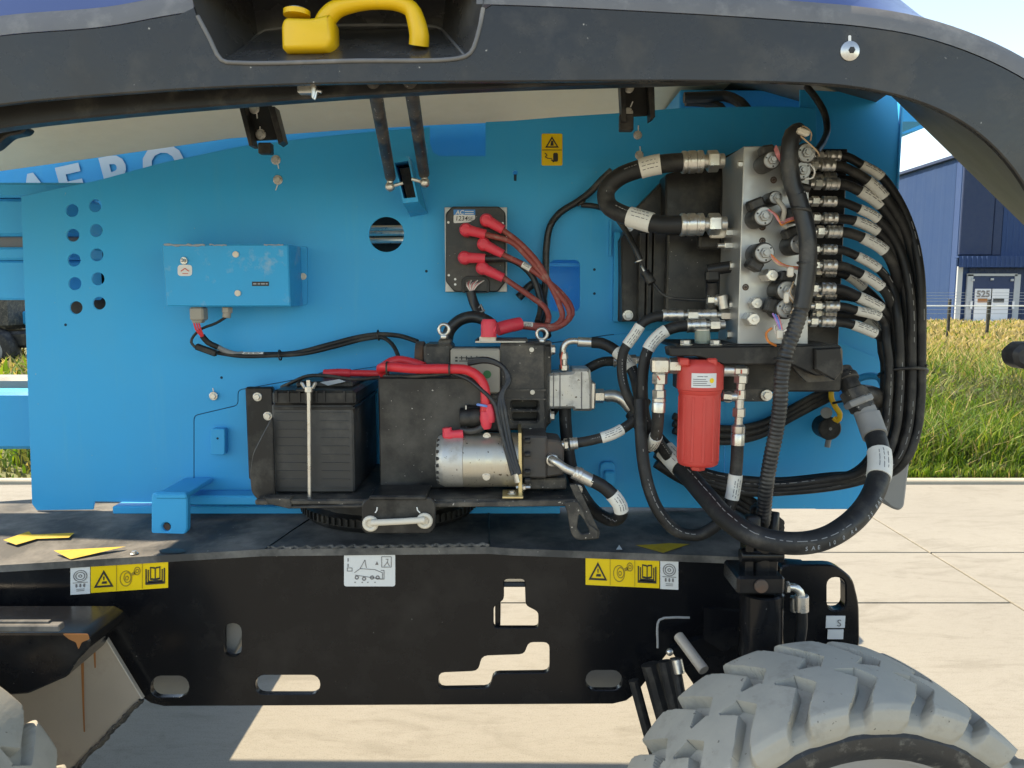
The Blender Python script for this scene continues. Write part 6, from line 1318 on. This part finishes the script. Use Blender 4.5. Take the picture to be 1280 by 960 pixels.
q = MB(); q.hexn(P(1071, 498, 1.65), P(1075, 506, 1.645), .031); q.cyl(P(1079, 510, 1.645), P(1083, 518, 1.64), .024, 18); build(q, 'union_nut', 'grey_paint', e)
q = MB(); q.tube(crom(PP([(1076, 492, 1.70), (1090, 494, 1.72), (1102, 502, 1.74), (1103, 514, 1.76)]), .01), .021, 14); build(q, 'second_elbow', 'dirty_black', e)
# ---------------------------------------------------------------- bundle on the right
rows = [(1050, 195, (1077, 206), (1102, 221)), (1043, 207, (1085, 226), (1106, 246)), (1048, 230, (1075, 239), (1101, 257)), (1045, 252, (1074, 261), (1098, 274)), (1046, 273, (1068, 276), (1097, 290)), (1051, 290, (1078, 297), (1106, 314)), (1045, 312, (1071, 320), (1098, 336)), (1045, 332, (1077, 343), (1102, 359)), (1043, 361, (1073, 371), (1101, 386)), (1048, 383, (1070, 388), (1099, 396)), (1043, 402, (1066, 406), (1094, 417))]
xend = [1152, 1148, 1143, 1140, 1134, 1129, 1125, 1120, 1116, 1111, 1106]
for k_, (fx, fy, s0, s1) in enumerate(rows):
    xe = xend[k_]; Yb = 1.70 + (k_ % 3) * .028; Ys = 1.715 - .012 * (k_ % 2)
    sl = (s1[1] - s0[1]) / (s1[0] - s0[0])
    mid_y = s1[1] + (440 - s1[1]) * .45
    pts = [(fx - 6, fy, Ys), (fx + 8, fy + .8, Ys), (s0[0], s0[1], Ys), (s1[0], s1[1], Ys), (s1[0] + (xe - s1[0]) * .60, s1[1] + (mid_y - s1[1]) * .48, Ys + .01), (xe - 3, mid_y + 12, Yb), (xe, 452, Yb), (xe - 1, 500, Yb), (xe - 6, 540, Yb), (xe - 18, 572, Yb), (xe - 40, 592, Yb + .03), (xe - 78, 596 + (k_ % 4) * 3, Yb + .06), (1000 - 3 * k_, 602 + (k_ % 4) * 4, Yb + .08), (930, 600 + (k_ % 4) * 5, Yb + .10), (885, 592 + (k_ % 4) * 4, Yb + .12), (850, 575 + (k_ % 4) * 4, Yb + .15)]
    hose(pts, 5.3 + .4 * (k_ % 3), 'black manifold hose, number %s from the top of the right side fan' % ('one two three four five six seven eight nine ten eleven'.split()[k_]), sleeves=((s0, s1),), fits=(((fx, fy, Ys), (fx - 36, fy - .5, Ys)),), n=12)
for (fx, fy, s0, s1, xe) in ((1040, 222, (1090, 232), (1104, 246), 1146), (1040, 340, (1060, 345), (1080, 360), 1122), (1040, 392, (1082, 398), (1106, 420), 1114), (1040, 368, (1074, 374), (1096, 386), 1118)):
    hose([(fx, fy, 1.77), (s0[0], s0[1], 1.765), (s1[0], s1[1], 1.765), ((s1[0] + xe) / 2 + 6, (s1[1] + 440) / 2 - 10, 1.77), (xe, 452, 1.775), (xe - 2, 505, 1.775), (xe - 12, 555, 1.775), (xe - 34, 588, 1.79), (1020, 606, 1.83), (940, 612, 1.85)], 5.4, None, sleeves=((s0, s1),), fits=(((fx + 4, fy, 1.77), (fx - 26, fy, 1.77)),))
q = MB(); c_ = P(1130, 467, 1.72); q.torus(c_, (0, .35, 1), .05, .0035, 30, 6); q.v = [Vector((v.x, 1.725 + (v.y - c_.y) * .95, v.z)) for v in q.v]; q.box(P(1155, 463, 1.70), (.010, .012, .016), .002); q.tube(PP([(1155, 462, 1.70), (1158, 456, 1.69)]), .003, 6); build(q, 'cable_tie', 'black_plastic', lift, 60)
# corrugated conduit
hose([(996, 168, 1.545), (988, 178, 1.54), (987, 205, 1.54), (991, 232, 1.54), (1000, 258, 1.535), (1008, 290, 1.53), (1010, 325, 1.53), (1007, 355, 1.53), (1002, 385, 1.53), (993, 412, 1.53), (983, 440, 1.53), (977, 470, 1.535), (975, 505, 1.54), (970, 540, 1.55), (962, 580, 1.56), (957, 615, 1.57), (954, 650, 1.59)], 9.8, 'ribbed black conduit hanging down across the manifold', name='cable_conduit', m='conduit', corr=1, n=16)
hose([(999, 164, 1.548), (991, 168, 1.54), (987, 185, 1.538), (987, 208, 1.538), (991, 232, 1.538), (996, 244, 1.536)], 10.8, 'black taped top of the ribbed conduit', name='taped_conduit', m='conduit', n=16)
hose([(996, 244, 1.534), (1003, 268, 1.532), (1008.5, 292, 1.528), (1010, 325, 1.527), (1007, 355, 1.527), (1002, 385, 1.527)], 10.9, 'black taped middle of the ribbed conduit', name='taped_conduit', m='conduit', n=16)
q = MB()
for x_, y_ in ((1009, 330), (980, 450), (1001, 262)): q.torus(P(x_, y_, 1.53), (.15, 0, 1), .0175, .003, 20, 6)
build(q, 'cable_tie', 'black_plastic', lift, 60)
hose([(1008, 108, 1.95), (1018, 120, 1.93), (1030, 140, 1.90), (1034, 160, 1.86), (1030, 175, 1.80), (1020, 190, 1.70)], 4.2, 'black cable dropping from the hood hinge behind the manifold', name='cable_conduit', m='conduit')
# thin hoses behind the filter, sweeping across the panel
for k_ in range(3):
    hose([(842, 520 + k_ * 9, 1.93), (870, 530 + k_ * 9, 1.94), (910, 536 + k_ * 8, 1.94), (950, 530 + k_ * 7, 1.94), (990, 510 + k_ * 6, 1.94), (1020, 494 + k_ * 6, 1.93), (1040, 486 + k_ * 5, 1.90)], 4.6, None, name='thin_hose')
for k_ in range(3):
    hose([(820, 555 + k_ * 12, 1.88), (850, 578 + k_ * 10, 1.88), (890, 600 + k_ * 8, 1.87), (925, 618 + k_ * 8, 1.85), (950, 635 + k_ * 6, 1.80), (975, 655 + k_ * 6, 1.72)], 6.2, None, name='thin_hose')
# hook, horn, handle on the right of the panel
e = part('panel_horn', 'small round black horn hung on the panel under a yellow hook', P(1037, 537, 1.93))
q = MB(); c_ = P(1038, 536, 1.90); q.cyl(c_ + Vector((0, .05, 0)), c_, .029, 28, .12); build(q, 'horn_body', 'black_plastic', e)
q = MB(); q.cyl(c_ + Vector((0, -.0005, 0)), c_ + Vector((0, -.0015, 0)), .004, 12); q.cyl(P(1036, 548, 1.92), P(1034, 559, 1.92), .007, 10); q.cyl(P(1033, 516, 1.94), P(1033, 516, 1.90), .014, 18); build(q, 'horn_core', 'grey_paint', e)
q = MB(); q.tube(crom(PP([(1040, 484, 1.88), (1039, 496, 1.875), (1044, 508, 1.87), (1050, 518, 1.87), (1047, 526, 1.875), (1042, 522, 1.88)]), .005), .0065, 10); build(q, 'yellow_hook', 'yellow', e, 60)
q = MB(); q.pbox(1033, 475, 1047, 486, 1.88, .03, .004); build(q, 'hook_clip', 'blue', e)
q = MB(); q.tube(crom(PP([(1041, 504, 1.865), (1060, 500, 1.83), (1072, 498, 1.80)]), .01), .003, 6); build(q, 'hook_cord', 'rubber', e, 60)
e = part('grab_handle', 'blue bent bar handle at the right edge of the panel', P(1098, 495, 1.95))
q = MB(); q.tube(crom(PP([(1068, 512, 1.99), (1068, 490, 1.90), (1073, 474, 1.85), (1086, 470, 1.84), (1099, 472, 1.84), (1104, 482, 1.84), (1103, 505, 1.88), (1100, 514, 1.97)]), .008), .0085, 12); build(q, 'bar', 'blue', e, 60)
e = part('shackle', 'black shackle where the conduit meets the deck', P(945, 650, 1.60))
q = MB(); q.torus(P(950, 645, 1.60), (1, .3, .2), .022, .008, 22, 8); q.box(P(940, 658, 1.58), (.03, .03, .05), .005); q.cyl(P(968, 640, 1.62), P(966, 672, 1.60), .011, 12); build(q, 'shackle_body', 'black_plastic', e, 50)

# =================================================================== far machine beyond the gap at the left
fm = empty('parked_lift', (-10.2, 14, 0)); tag(fm, 'distant parked lift with dark tyres seen past the left edge of the panel', 'aerial lift')
for x_ in (-9.35, -11.6):
    q = MB(); q.lathe((x_, 13.7, .42), (x_, 14.05, .42), [(0, .20), (0, .24), (.08, .38), (.3, .42), (.7, .42), (1, .38)], 30); build(q, 'tyre', 'rubber', fm)
    q = MB(); q.lathe((x_, 13.69, .42), (x_, 13.8, .42), [(.3, .03), (.3, .10), (.0, .22), (.1, .25)], 24); build(q, 'rim', 'grey_paint', fm)
q = MB(); q.box((-10.4, 14.6, .62), (3.2, 1.4, .3), .05); build(q, 'chassis', 'black_plastic', fm)
q = MB(); q.box((-10.4, 14.6, 1.15), (2.6, 1.5, .7), .08); build(q, 'turntable', 'dirty_black', fm)
q = MB(); q.box((-8.6, 14.5, 1.0), (2.2, .3, .25), .03); build(q, 'boom', 'blue', fm)
